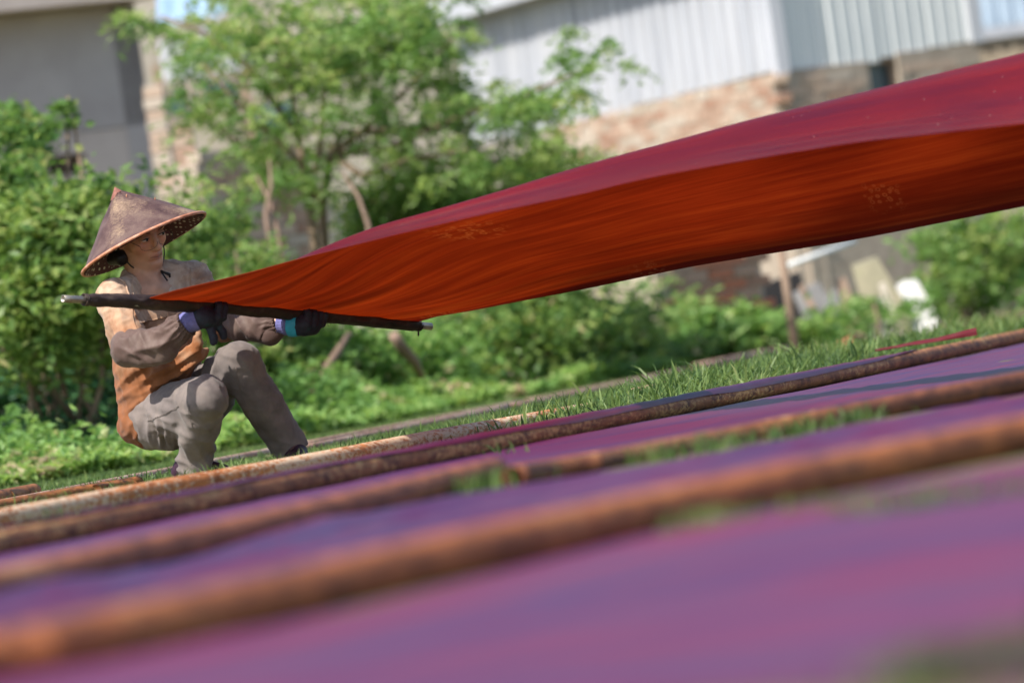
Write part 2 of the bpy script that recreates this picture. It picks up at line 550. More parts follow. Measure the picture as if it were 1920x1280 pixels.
def ground_cloth(name, far, near, mat, label, amp=.016, n=200, m=70, zlift=.004, edge=.03, seed=0.0, freq=(1.1, 7.0)):
    """far / near: lists of ground points (polyline, left to right)"""
    def res(pl, k):
        pl = np.asarray(pl); L = np.concatenate([[0], np.cumsum(np.linalg.norm(np.diff(pl, axis=0), axis=1))])
        s = np.linspace(0, L[-1], k); return np.stack([np.interp(s, L, pl[:, i]) for i in range(3)], 1)
    A, B = res(far, n), res(near, n)
    t = np.linspace(0, 1, m)
    S = A[:, None] * (1 - t)[None, :, None] + B[:, None] * t[None, :, None]
    u = np.linspace(0, np.linalg.norm(A[-1] - A[0]), n)
    w = np.linspace(0, np.linalg.norm(A[n // 2] - B[n // 2]), m)
    U, Wd = np.meshgrid(u, w, indexing='ij')
    q = np.stack([U * freq[0] + seed, Wd * freq[1] + .8 * U * 0.3, 0 * U], -1)
    ridge = 1 - np.abs(fbm(q, 3)) * 1.6
    z = zlift + amp * np.clip(ridge, 0, 1) ** 1.5 + .25 * amp * (1 + fbm(q * np.array([2, .6, 1]) + 9, 2))
    ed = np.minimum(t, 1 - t)[None, :] * w[-1]
    z = z * np.clip(t[None, :] * w[-1] / .22, .10, 1) * np.clip((1 - t[None, :]) * w[-1] / .06, .3, 1)
    wob = edge * np.abs(fbm(np.stack([u * 2.3 + seed, 0 * u, 0 * u], -1), 3)) + .012
    dr = (B - A); dr /= np.linalg.norm(dr, axis=1, keepdims=True) + 1e-9
    S = S + dr[:, None, :] * (wob[:, None] * (t[None, :] - .0))[..., None]
    S[..., 2] = ground_h(S[..., 0], S[..., 1]) + z
    v = S.reshape(-1, 3)
    uv = np.stack([U, Wd], -1).reshape(-1, 2)
    th = .0015
    v2 = v.copy(); v2[:, 2] -= th
    f = grid_faces(n, m)
    N = n * m
    nf = np.cross(v[f[0, 1]] - v[f[0, 0]], v[f[0, 3]] - v[f[0, 0]])
    if nf[2] < 0: f = f[:, ::-1]
    rim = np.concatenate([np.arange(m), np.arange(2, n) * m - 1 + 0, ]) if False else None
    o = obj(name, np.concatenate([v, v2]), np.concatenate([f, f[:, ::-1] + N]), mat, uv=np.concatenate([uv, uv]))
    return tag(o, label, "cloth", "dyed silk lengths spread on the lawn")

# silk between the first two pipes, lapped over the long pipe
def lap_cloth():
    xs_ = np.linspace(-60, 1720, 260)
    yc = np.interp(xs_, [-200, 0, 600, 1000, 1350, 1651, 1920], [1057, 1017, 895, 814, 745, 685, 630])
    C = np.array([G(x, y, RZ) for x, y in zip(xs_, yc)])
    t = nrm(C[-1] - C[0]); a = nrm(np.cross(t, [0, 0, 1.0])); a = a if a[1] < 0 else -a    # towards the camera
    up = np.array([0, 0, 1.0])
    u = np.linalg.norm(C - C[0], axis=1)
    front = np.interp(xs_, [-60, 300, 700, 1000, 1350, 1500, 1640, 1720], [70, 60, 40, 22, 16, 30, 48, 80]) + 13 * fbm(np.stack([u * 1.4, 0 * u, 0 * u], -1), 3)
    rows = []
    r = RZ + .0035
    for k, fr in enumerate(np.linspace(0, 1, 14)):
        ang = np.radians(front + (178 - front) * fr)
        rr = r + .0015 * fbm(np.stack([u * 9, u * 0 + fr * 3, 0 * u], -1), 2)
        rows.append(C + a * (np.cos(ang) * rr)[:, None] + up * (np.sin(ang) * rr)[:, None])
    last = rows[-1]
    reach = np.interp(xs_, [-60, 900, 1120, 1200, 1720], [.5, .42, .25, .07, .05])
    for fr in np.linspace(.08, 1, 12):
        q = last - a * (reach * fr)[:, None]
        z = .010 + .012 * np.abs(fbm(np.stack([u * 1.5, u * 0 + fr * 3, 0 * u], -1), 3))
        zz = ground_h(q[:, 0], q[:, 1]) + z
        q[:, 2] = zz + (RZ - zz) * np.exp(-fr * reach / .03)
        rows.append(q)
    S = np.stack(rows, 1); n, m = S.shape[:2]
    f = grid_faces(n, m)
    uv = np.stack(np.meshgrid(u, np.linspace(0, .6, m), indexing='ij'), -1).reshape(-1, 2)
    v = S.reshape(-1, 3); nn = normals(v, f)
    if nn[:, 2].mean() < 0: f = f[:, ::-1]; nn = -nn
    v2 = v - nn * .0012
    o = obj("silk_cloth", np.concatenate([v, v2]), np.concatenate([f, f[:, ::-1] + len(v)]), M_sg1, uv=np.concatenate([uv, uv]))
    tag(o, "maroon silk lapped over the long brown pipe below the tall grass", "cloth", "dyed silk lengths spread on the lawn")
lap_cloth()
ground_cloth("silk_cloth", [G(x, y) for x, y in ((-60, 1040), (600, 918), (1000, 832), (1350, 766), (1651, 702), (1960, 636))],
             [G(x, y) for x, y in ((-60, 1085), (600, 950), (960, 905), (1145, 877), (1526, 806), (1960, 720))],
             M_sg2, "silk coloured with a violet sheen between the long pipe and the dark brown pipe", amp=.004, seed=3.3, freq=(.5, 3.0))
ground_cloth("silk_cloth", [G(x, y) for x, y in ((-200, 1178), (300, 1062), (700, 966), (980, 916), (1250, 872), (1526, 822), (1960, 738))],
             [G(x, y) for x, y in ((-200, 1275), (300, 1165), (700, 1085), (1081, 998), (1526, 905), (1960, 830))],
             M_sg2, "purple silk lying behind the blurred orange brown pipe", amp=.016, seed=8.1, freq=(.7, 4.5))
ground_cloth("silk_cloth", [G(x, y) for x, y in ((-300, 1342), (0, 1288), (500, 1186), (900, 1082), (1200, 1003), (1526, 938), (1960, 862))],
             [G(x, y) for x, y in ((-300, 1500), (500, 1420), (1000, 1340), (1500, 1310), (1960, 1290))],
             M_sg3, "wide magenta silk spread in front of the nearest pipe", amp=.012, seed=1.7, freq=(.6, 2.6), m=100)
pipe("rusty_pipe", [on_mound(x, y, .02) - np.array([0, 0, .012]) for x, y in ((1190, 733), (1300, 710), (1425, 684))], .024, M_r7,
     "short pale rusty pipe half hidden among the sharp grass tufts", sub=8)
def red_strip():
    xs_ = np.linspace(1640, 1830, 60); ys_ = np.interp(xs_, [1420, 1664, 1823, 1905], [684, 637, 612, 597])
    C = np.array([on_mound(x, y + 6, .0) for x, y in zip(xs_, ys_)])
    for _ in range(8): C[1:-1] = (C[:-2] + 2 * C[1:-1] + C[2:]) / 4
    global RED_C
    RED_C = C
    u = np.linalg.norm(C - C[0], axis=1)
    t = nrm(C[-1] - C[0]); a = nrm(np.cross([0, 0, 1.0], t)); b = np.array([0, 0, 1.0])
    rows = []
    for th in np.linspace(-.2, math.pi + .2, 12):
        r = .014 + .013 * fbm(np.stack([u * 5, u * 0 + th * .6, 0 * u], -1), 3)
        rows.append(C + a * (np.cos(th) * 1.5 * r)[:, None] + b * (np.sin(th) * r - .020)[:, None])
    S = np.stack(rows, 1); n, m = S.shape[:2]
    uv = np.stack(np.meshgrid(u, np.linspace(0, .2, m), indexing='ij'), -1).reshape(-1, 2)
    o = obj("silk_cloth", S.reshape(-1, 3), grid_faces(n, m), M_red, uv=uv)
    tag(o, "crumpled red silk roll lying in the sharp grass", "cloth", "dyed silk lengths spread on the lawn")
M_red = mat_silk_ground("crimson_silk", 13.0, (.07, .007, .012), (.13, .012, .018))
red_strip()

# ------------------------------------------------------------------ silk stretched in the air
def mat_silk(name, kind):
    m, nt, b = new_mat(name)
    tc = nt.nodes.new("ShaderNodeTexCoord")
    def uvn(sc, scale, det=4, off=(0, 0, 0)):
        mp = nt.nodes.new("ShaderNodeMapping"); mp.inputs[3].default_value = sc; mp.inputs[1].default_value = off
        nt.links.new(tc.outputs['UV'], mp.inputs[0])
        return noise(nt, mp.outputs[0], scale, det, .6)
    streak = uvn((.35, 9, 1), 2.2, 5); fine = uvn((1.2, 60, 1), 2.0, 3, (3, 1, 0))
    patch = uvn((.6, 3, 1), 1.6, 3, (7, 5, 0))
    t = nt.nodes.new("ShaderNodeBsdfTranslucent")
    if kind == 'under':
        k = math_n(nt, 'ADD', math_n(nt, 'MULTIPLY', streak, .65), math_n(nt, 'MULTIPLY', fine, .35))
        c = ramp(nt, k, [(.36, (.24, .050, .021)), (.5, (.35, .083, .029)), (.68, (.53, .17, .050))])
        pt = uvn((.45, 1.6, 1), 1.5, 2, (2, 9, 0))
        c = mixc(nt, ramp(nt, pt, [(.42, (0, 0, 0)), (.60, (1, 1, 1))]), mixc(nt, 1.0, c, (.60, .52, .58), 'MULTIPLY'), c)
        c = mixc(nt, 0.0, c, c)
        sx = nt.nodes.new("ShaderNodeSeparateXYZ"); nt.links.new(tc.outputs['UV'], sx.inputs[0])
        c = mixc(nt, ramp(nt, math_n(nt, 'DIVIDE', sx.outputs[1], 1.4), [(.952, (0, 0, 0)), (.962, (.8,) * 3)]), c, (.11, .012, .018))  # far edge band: less light coming through, put into the colour
        # faint pale woven sprigs in scattered clusters
        vo = nt.nodes.new("ShaderNodeTexVoronoi"); vo.inputs["Scale"].default_value = 34
        nt.links.new(tc.outputs['UV'], vo.inputs["Vector"])
        vb = nt.nodes.new("ShaderNodeTexVoronoi"); vb.inputs["Scale"].default_value = 1.7
        nt.links.new(tc.outputs['UV'], vb.inputs["Vector"])
        ring = ramp(nt, vo.outputs["Distance"], [(.16, (0, 0, 0)), (.32, (1, 1, 1)), (.5, (0, 0, 0))])
        msk = ramp(nt, vb.outputs["Distance"], [(.12, (.75,) * 3), (.26, (0, 0, 0))])
        c = mixc(nt, mixc(nt, 1.0, ring, msk, 'MULTIPLY'), c, (.45, .25, .13))
        nt.links.new(c, b.inputs["Base Color"]); nt.links.new(c, t.inputs[0])
        bump(nt, b, fine, .35, .004)
        b.inputs["Roughness"].default_value = .7; b.inputs["Specular IOR Level"].default_value = .2
        fac = .62
    else:
        c = ramp(nt, math_n(nt, 'ADD', math_n(nt, 'MULTIPLY', streak, .5), math_n(nt, 'MULTIPLY', patch, .5)),
                 [(.38, (.066, .007, .034)), (.52, (.105, .008, .027)), (.66, (.145, .011, .022))])
        vo = nt.nodes.new("ShaderNodeTexVoronoi"); vo.inputs["Scale"].default_value = 22
        nt.links.new(tc.outputs['UV'], vo.inputs["Vector"])
        c = mixc(nt, ramp(nt, vo.outputs["Distance"], [(.03, (.6,) * 3), (.07, (0, 0, 0))]), c, (.6, .45, .4))
        nt.links.new(c, b.inputs["Base Color"])
        bump(nt, b, math_n(nt, 'ADD', patch, math_n(nt, 'MULTIPLY', streak, .6)), .5, .02)
        b.inputs["Roughness"].default_value = .34; b.inputs["Specular IOR Level"].default_value = .6
        t.inputs[0].default_value = (1.0, .30, .06, 1)
        fac = .60
    mx = nt.nodes.new("ShaderNodeMixShader"); mx.inputs[0].default_value = fac
    nt.links.new(b.outputs[0], mx.inputs[1]); nt.links.new(t.outputs[0], mx.inputs[2])
    nt.links.new(mx.outputs[0], nt.nodes["Material Output"].inputs[0])
    return m
M_under, M_top = mat_silk("silk_orange_side", 'under'), mat_silk("silk_maroon_side", 'top')

DW = 18.05
def W(px, py, c=0.0): return P(px, py, DW + c)
PXM = DW / F
def pole_c(px): return -.30 + (px - 378) * (.25 / 187)
POLE_X = [118, 200, 300, 400, 500, 600, 700, 808]
POLE_Y = [560, 564, 568, 575, 583, 592, 601, 612]
def pole_pt(px, dy=0, dc=0): return W(px, np.interp(px, POLE_X, POLE_Y) + dy, pole_c(px) + dc)

def held_cloth():
    n, m = 220, 110
    s = np.linspace(0, 1, n) ** 1.15
    Nx = 270 + s * (2160 - 270); Fx = 778 + s * (2160 - 778)
    Ny = np.interp(Nx, [270, 340, 400, 480, 560, 660, 762, 897, 1085, 1200, 1350, 1500, 1612, 1762, 1920, 2160],
                   [556, 541, 528, 509, 486, 461, 437, 405, 367, 338, 311, 286, 268, 252, 233, 204])
    Cy_x = [270, 345, 405, 480, 560, 650, 747, 897, 1122, 1272, 1387, 1537, 1650, 1920, 2160]
    Cy_y = [552, 535, 522, 501, 475, 446, 416, 375, 304, 266, 229, 195, 165, 99, 42]
    Fy = np.interp(Fx, [778, 800, 830, 880, 960, 1100, 1301, 1484, 1612, 1860, 1920, 2160],
                   [604, 600, 594, 586, 569, 541, 498, 468, 447, 398, 386, 342])
    sm = lambda a: np.convolve(np.pad(a, 6, mode='edge'), np.ones(13) / 13, 'valid')
    Ny_, Fy_ = sm(Ny), sm(Fy); Ny_[:3] = Ny[:3]; Fy_[:3] = Fy[:3]
    cyx = np.linspace(270, 2200, 400); cyy = np.interp(cyx, Cy_x, Cy_y)
    cyy = np.convolve(np.pad(cyy, 20, mode='edge'), np.ones(41) / 41, 'valid'); cyy = cyy + 8 * np.exp(-((cyx - 760) / 210.0) ** 2); Cy_x, Cy_y = cyx, cyy
    S = np.zeros((n, m, 3))
    t = np.linspace(0, 1, m)
    for i in range(n):
        si = s[i]
        dN = DW + pole_c(270) * (1 - si) - 2.55 * si - .0
        dF = DW + pole_c(778) * (1 - si) - 1.35 * si
        Cx = Nx[i] + 6 + 10 * si
        cy = np.interp(Cx, Cy_x, Cy_y)
        g = sstep(si, 0.0, .25)
        Npt = P(Nx[i], Ny_[i], dN); Fpt = P(Fx[i], Fy_[i], dF)
        Cpt = P(Cx, min(cy, Ny_[i] - 1.0), dN + .03 + .34 * si)
        if si < 1e-6: Cpt = seg_pt(Npt, Fpt, .12)
        lin = np.array([seg_pt(Npt, Fpt, q) for q in t])
        # cubic bezier pieces: near edge -> crest -> far edge
        tc_ = .24
        c1 = seg_pt(Npt, Cpt, .55) + np.array([-.0, -.06 * g, .05 * g])
        vec = nrm(Fpt - Cpt)
        pts = []
        for q in t:
            if q < tc_:
                a = q / tc_
                pts.append((1 - a) ** 2 * Npt + 2 * a * (1 - a) * c1 + a * a * Cpt)
            else:
                a = (q - tc_) / (1 - tc_)
                h1 = Cpt + np.array([0, .12 * g, .0]); mid = seg_pt(Cpt, Fpt, .55) + np.array([0, .06, .05]) * g
                h2 = Fpt + np.array([0, -.03, .09]) * g
                pts.append((1 - a) ** 4 * Cpt + 4 * a * (1 - a) ** 3 * h1 + 6 * a * a * (1 - a) ** 2 * mid + 4 * a ** 3 * (1 - a) * h2 + a ** 4 * Fpt)
        pts = np.array(pts)
        S[i] = lin * (1 - g) + pts * g
    # pole edge follows the bowed pole
    for i in range(n):
        k = math.exp(-s[i] * 22)
        for j in range(m):
            px = 270 + t[j] * 508
            S[i, j] += k * (pole_pt(px, -5) - seg_pt(S[0, 0], S[0, -1], t[j])) if i > 0 else 0
    base0 = np.array([pole_pt(270 + q * 508, -5) for q in t]); S[0] = base0
    Sg, Tg = np.meshgrid(s, t, indexing='ij')
    v = S.reshape(-1, 3); f = grid_faces(n, m)
    nn = normals(v, f)
    if nn[:, 2].mean() < 0: f = f[:, ::-1]; nn = -nn
    # fanned pleats from the pole and long lengthwise folds
    fold = .010 * np.exp(-Sg * 5) * fbm(np.stack([Sg * 3, Tg * 26, 0 * Sg], -1), 3) \
        + .007 * np.sin(np.clip(Sg * 3, 0, 1)) * fbm(np.stack([Sg * 1.6 + 4, Tg * 6 - Sg * 1.5, 0 * Sg], -1), 2)
    fold *= np.clip(Sg * 30, 0, 1)
    v = v + nn * fold.reshape(-1, 1)
    nn = normals(v, f)
    th = .0022
    uv = np.stack([Sg * 4.2, Tg * 1.4], -1).reshape(-1, 2)
    v2 = v - nn * th
    N = n * m
    rim = [j for j in range(m)] + [i * m + m - 1 for i in range(1, n)] + [(n - 1) * m + j for j in range(m - 2, -1, -1)] + [i * m for i in range(n - 2, 0, -1)]
    rim = np.array(rim); r2 = np.roll(rim, -1)
    side = np.stack([rim, r2, r2 + N, rim + N], 1)
    faces = np.concatenate([f, f[:, ::-1] + N, side])
    mi = np.concatenate([np.zeros(len(f)), np.ones(len(f)), np.ones(len(side))])
    o = obj("silk_cloth", np.concatenate([v, v2]), faces, None, uv=np.concatenate([uv, uv]), mats=[M_top, M_under], mat_idx=mi)
    tag(o, "long stretched silk with orange underside held up by the crouching woman", "cloth")
    # the doubled hem along the near edge
    return S
HELD = held_cloth()
# ------------------------------------------------------------------ the woman
ROOT = np.array([W(350, 890, -.02)[0], DW - .02, 0.0])
person = empty("person", ROOT, "woman crouching in tan shirt, grey trousers and conical hat, gripping the wrapped pole", "person")
Rb = nrm([-.72, -.69, 0]); Fb = nrm([.69, -.72, 0]); Zu = np.array([0, 0, 1.0])
FR = np.array([Rb, Fb, Zu])
M1 = PXM

# head frame
hl = V(.78, .335, .54); hl = nrm(hl)
hu = V(-.095, .905, -.42); hu = nrm(hu - hl * (hu @ hl)); hf = np.cross(hl, hu); hf = nrm(hf)
EYE = W(289, 444.5, -.085)
HC = EYE - .088 * hf - .004 * hu
def H_(x, y, z): return HC + x * hl + y * hf + z * hu      # x towards her left, y forward, z up
HM = np.array([hl, hf, hu])

# hat frame
hat_u = nrm(V(-.451, .894, .10)); HATC = W(269, 459, -.015); HAT_R = .2165; HAT_H = .198
hat_a = nrm(np.cross(hat_u, [0, 1.0, 0])); hat_a = hat_a if hat_a[0] > 0 else -hat_a
hat_b = np.cross(hat_u, hat_a)

FD = nrm([.25, -.97, 0])
# joints
Rsh, Lsh = W(212, 556, -.10), W(362, 522, .16)
Rel, Lel = W(250, 652, -.215), W(424, 612, .05)
Rwr, Lwr = W(352, 604, -.30), W(520, 606, -.035)
Rhip, Lhip = W(312, 785, -.02), W(358, 762, .14)
Rkn, Lkn = W(385, 746, -.28), W(447, 676, -.10)
Ran, Lan = W(369, 888, -.06), W(549, 846, .03)
NECKB = W(278, 545, .03)
chest = W(281, 605, .03); waist = W(296, 690, .045); belly = W(304, 745, .05)

def fingers(s, hand, spec, k=.004):
    for pts, r in spec:
        pts = [hand(*p) for p in pts]
        s.chain(pts, np.linspace(r, r * .82, len(pts)), k)

poleD = nrm(pole_pt(600) - pole_pt(350))
poleN = nrm(np.cross(poleD, Zu)); poleN = poleN if poleN[1] < 0 else -poleN      # towards the camera
poleU = np.cross(poleN, poleD); poleU = poleU if poleU[2] > 0 else -poleU
def hand_frame(px):
    c = pole_pt(px)
    return lambda a, b, n: c + a * poleD + b * poleU + n * poleN
HR, HL = hand_frame(385), hand_frame(570)

def add_hand(s, Hn, wrist, grow=0.0, right=True):
    g = grow
    # palm under and behind the pole
    s.cone(wrist, Hn(-.012, -.034, .006), .026 + g, .030 + g, .012)
    s.cone(Hn(-.014, -.036, .010), Hn(.020, -.036, .012), .029 + g, .027 + g, .012)
    if right:
        sp = [([(.006, -.040, .016), (.022, -.034, .036), (.028, -.002, .038), (.030, .020, .022)], .0105 + g),
              ([(.014, -.042, .012), (.040, -.036, .034), (.048, -.004, .036), (.050, .020, .020)], .0105 + g),
              ([(.020, -.046, .006), (.040, -.060, .012), (.056, -.078, .014), (.062, -.092, .012)], .0110 + g),
              ([(.008, -.056, .004), (.016, -.078, .010), (.022, -.098, .012), (.024, -.112, .010)], .0105 + g),
              ([(-.020, -.036, -.008), (-.006, -.014, -.026), (.016, .008, -.026), (.030, .020, -.016)], .0115 + g)]
    else:
        sp = [([(-.012, -.040, .014), (-.014, -.034, .036), (-.012, -.002, .038), (-.010, .020, .022)], .0105 + g),
              ([(.008, -.042, .014), (.010, -.036, .037), (.012, -.002, .039), (.014, .020, .022)], .0110 + g),
              ([(.022, -.040, .012), (.032, -.034, .035), (.036, -.002, .037), (.037, .020, .022)], .0105 + g),
              ([(.034, -.034, .008), (.050, -.028, .028), (.057, -.002, .032), (.058, .018, .020)], .0095 + g),
              ([(-.026, -.036, -.004), (-.022, -.014, -.026), (-.004, .010, -.026), (.014, .020, -.016)], .0115 + g)]
    fingers(s, Hn, sp)

def rel_attr(v): return v - ROOT

# ---- body: one continuous surface
def body():
    s = SDF(ROOT + [-.42, -.55, -.02], ROOT + [.45, .35, .98], .0042)
    # head
    s.ell(H_(0, -.014, .030), HM, (.073, .090, .084), 0)
    s.ell(H_(0, .020, -.032), HM, (.059, .064, .084), .03)
    s.cone(H_(0, .058, -.094), H_(0, .066, -.090), .022, .020, .03)
    for x in (-1, 1):
        s.ell(H_(x * .041, .050, -.020), HM, (.022, .024, .022), .02)
        s.cone(H_(x * .056, -.002, -.060), H_(x * .022, .055, -.098), .016, .014, .025)
        s.ell(H_(x * .072, -.006, -.012), HM, (.010, .019, .031), .006)
    s.cone(H_(-.036, .074, .026), H_(.036, .074, .026), .014, .014, .012)
    for x in (-1, 1):
        s.cone(H_(x * .031, .099, .004), H_(x * .036, .097, .003), .0145, .0125, .010, op='sub')
        s.ell(H_(x * .0315, .0775, .003), HM, (.0165, .0125, .0105), .004)
    s.cone(H_(0, .084, .010), H_(0, .1035, -.026), .0075, .0115, .010)
    s.cone(H_(0, .0985, -.031), H_(0, .1015, -.030), .0105, .0105, .006)
    for x in (-1, 1):
        s.ell(H_(x * .0135, .0915, -.0315), HM, (.0085, .0105, .0085), .006)
        s.cone(H_(x * .0075, .098, -.0405), H_(x * .0085, .090, -.0400), .0030, .0030, .002, op='sub')
        s.cone(H_(x * .020, .088, -.036), H_(x * .029, .077, -.058), .0018, .0018, .012, op='sub')
    s.ell(H_(0, .076, -.058), HM, (.030, .017, .022), .012)
    s.cone(H_(-.019, .0815, -.0575), H_(0, .0925, -.0535), .0045, .0062, .005); s.cone(H_(.019, .0815, -.0575), H_(0, .0925, -.0535), .0045, .0062, .005)
    s.cone(H_(-.016, .081, -.0650), H_(0, .0905, -.0665), .0050, .0072, .005); s.cone(H_(.016, .081, -.0650), H_(0, .0905, -.0665), .0050, .0072, .005)
    s.cone(H_(-.023, .083, -.0620), H_(0, .0985, -.0600), .0016, .0020, .002, op='sub'); s.cone(H_(.023, .083, -.0620), H_(0, .0985, -.0600), .0016, .0020, .002, op='sub')
    s.cone(H_(-.018, .085, -.0765), H_(.018, .085, -.0765), .004, .004, .012, op='sub')
    # keep the skull under the hat
    ca = HAT_H / HAT_R
    def outside_hat(p):
        q = p - HATC; z = q @ hat_u; r = np.sqrt(np.maximum((q ** 2).sum(-1) - z ** 2, 0))
        return -((z - (HAT_H - r * ca)) / math.sqrt(1 + ca * ca) + .012)
    s.func(HC - .14, HC + .16, outside_hat, .01)
    # neck, trunk, limbs
    s.chain([H_(0, -.022, -.060), seg_pt(H_(0, -.022, -.06), NECKB, .55), NECKB], (.052, .052, .060), .02)
    s.cone(H_(.012, -.0, -.085), W(292, 540, -.03), .020, .016, .03)
    s.ell(chest, FR, (.150, .095, .12), .05)
    s.ell(waist, FR, (.130, .095, .11), .05)
    s.ell(belly, FR, (.140, .105, .10), .05)
    s.cone(seg_pt(Rsh, NECKB, .15), seg_pt(Lsh, NECKB, .15), .045, .045, .05)
    for a, b, c in ((Rsh, Rel, Rwr), (Lsh, Lel, Lwr)):
        s.cone(a, b, .045, .036, .02); s.cone(b, c, .036, .024, .015)
    for a, b, c, fx in ((Rhip, Rkn, Ran, W(368, 820, -.15)), (Lhip, Lkn, Lan, W(495, 760, -.04))):
        s.cone(a, b, .072, .048, .03); s.chain([b, fx, c], (.044, .040, .030), .02)
        c0 = c.copy(); c0[2] = .05
        FD = nrm([.80, -.60, 0]) if a is Rhip else nrm([.25, -.97, 0])
        heel = c0 - FD * .045; toe = c0 + FD * .05
        heel[2] = .035; toe[2] = .028
        s.cone(c0, heel, .03, .028, .02); s.cone(c0, toe, .032, .020, .02)
    add_hand(s, HR, Rwr); add_hand(s, HL, Lwr, right=False)
    v, q = s.mesh(1)
    hv = (v - HC) @ HM.T
    base = np.array([.52, .27, .17])
    col = np.tile(base, (len(v), 1))
    def g(c, r): return np.exp(-(((hv - np.array(c)) / np.array(r)) ** 2).sum(1))[:, None]
    col = col * (1 + .16 * fbm(hv * 45, 4)[:, None])
    for x in (-1, 1):
        col = col + g((x * .042, .07, -.02), (.025, .03, .022)) * np.array([.07, .0, -.0])
        col = col * (1 - .55 * g((x * .0315, .088, .016), (.026, .02, .006)))
    lip = np.clip(g((0, .09, -.055), (.018, .02, .0055)) + g((0, .09, -.066), (.015, .02, .0065)), 0, 1)
    col = col * (1 - .75 * lip) + lip * .75 * np.array([.36, .13, .115])
    mouth = np.exp(-((hv[:, 2] + .0610 + .0 * np.abs(hv[:, 0])) / .0020) ** 2) * (np.abs(hv[:, 0]) < .023) * (hv[:, 1] > .07)
    col = col * (1 - .6 * mouth[:, None])
    m, nt, b = new_mat("skin")
    a = attr(nt, "Col")
    nt.links.new(a.outputs["Color"], b.inputs["Base Color"])
    b.inputs["Roughness"].default_value = .48; b.inputs["Specular IOR Level"].default_value = .45
    b.inputs["Subsurface Weight"].default_value = .12; b.inputs["Subsurface Radius"].default_value = (.02, .008, .004)
    b.inputs["Subsurface Scale"].default_value = .3
    o = obj("body", v, q, m, person, attrs={"Col": np.clip(col, 0, 1)})
body()

# ---- face details
M_black = mat_mottle("black_hair", [(.3, (.008, .007, .007)), (.7, (.02, .017, .016))], 60, .45, .3, .002, scl=(1, 1, .15))
m_, nt_, b_ = new_mat("eye_white"); b_.inputs["Base Color"].default_value = (.55, .48, .44, 1); b_.inputs["Roughness"].default_value = .15
M_eye = m_
m_, nt_, b_ = new_mat("iris"); b_.inputs["Base Color"].default_value = (.012, .008, .006, 1); b_.inputs["Roughness"].default_value = .12
M_iris = m_
def uvs(c, M, r, n=14, m=8):
    th = np.linspace(0, math.pi, m); ph = np.linspace(0, 2 * math.pi, n, endpoint=False)
    T, Pp = np.meshgrid(th, ph, indexing='ij')
    q = np.stack([np.sin(T) * np.cos(Pp), np.sin(T) * np.sin(Pp), np.cos(T)], -1).reshape(-1, 3) * np.array(r)
    return np.asarray(c) + q @ np.asarray(M), grid_faces(m, n, True)
gaze = nrm(hf * .86 + hl * .5 + hu * .05)
for x in (-1, 1):
    c = H_(x * .0315, .0800, .0035)
    v, f = uvs(c, HM, (.0135, .0110, .0056)); eye = obj("eye", v, f, M_eye, person)
    gx = np.cross(gaze, hu); gx = nrm(gx); gz = np.cross(gx, gaze)
    ci = H_(x * .0315 + .0030, .0875, .0040)
    v, f = uvs(ci, HM, (.0060, .0045, .0054)); obj("iris", v, f, M_iris, eye)
    mb = MB()
    pts = [H_(x * .0315 + k * .0155, .0915 - .0090 * k * k - .002 * x * k, .0045 + .0050 * (1 - k * k)) for k in np.linspace(-1, 1, 9)]
    mb.tube(pts, [.0006, .0010, .0012, .0013, .0013, .0013, .0012, .0010, .0006], 6)
    mb.build("eyelashes", M_black, person, smooth=True)
    mb = MB()
    pts = [H_(x * (.014 + .036 * k), .0925 - .0155 * k * k, .0235 + .0045 * math.sin(k * 2.4) - .004 * k) for k in np.linspace(0, 1, 9)]
    mb.tube(pts, [.0010, .0018, .0021, .0021, .0019, .0017, .0014, .0010, .0005], 6, flat=.6)
    mb.build("eyebrow", M_black, person, smooth=True)
# clear glasses: half rims and lenses
M_rim = mat_mottle("dark_metal_wire", [(.3, (.03, .02, .02)), (.7, (.05, .035, .03))], 30, .35, .1, .001)
m_, nt_, b_ = new_mat("clear_lens")
tr = nt_.nodes.new("ShaderNodeBsdfTransparent"); gl = nt_.nodes.new("ShaderNodeBsdfGlossy"); gl.inputs["Roughness"].default_value = .05
mx = nt_.nodes.new("ShaderNodeMixShader"); mx.inputs[0].default_value = .02
nt_.links.new(tr.outputs[0], mx.inputs[1]); nt_.links.new(gl.outputs[0], mx.inputs[2]); nt_.links.new(mx.outputs[0], nt_.nodes["Material Output"].inputs[0])
M_lens = m_
mb = MB()
for x in (-1, 1):
    rim = [H_(x * (.033 + .030 * math.cos(a)), .1105 - .012 * abs(math.cos(a)) * (1 if math.cos(a) > 0 else .2), -.004 + .0185 * (1 if True else 0) * (-abs(math.sin(a)) ** .6)) for a in np.linspace(-math.pi, 0, 21)]
    mb.tube(rim, .0007, 6)
    tmp = [H_(x * .063, .0985, -.004), H_(x * .073, .05, .004), H_(x * .077, -.002, .006)]
    mb.tube(tmp, .0011, 6)
gls = mb.build("glasses", M_rim, person, smooth=True)
for x in (-1, 1):
    n_ = 20
    v = [H_(x * .034, .1035, .004)] + [H_(x * (.034 + .0235 * math.cos(a)), .1035 - .010 * abs(math.cos(a)) * (1 if math.cos(a) > 0 else .2), (.002 + .0175 * math.sin(a)) if math.sin(a) < 0 else .002 + .012 * math.sin(a)) for a in np.linspace(0, 2 * math.pi, n_, endpoint=False)]
    f = [(0, 1 + k, 1 + (k + 1) % n_) for k in range(n_)]
    obj("lens", v, f, M_lens, gls)

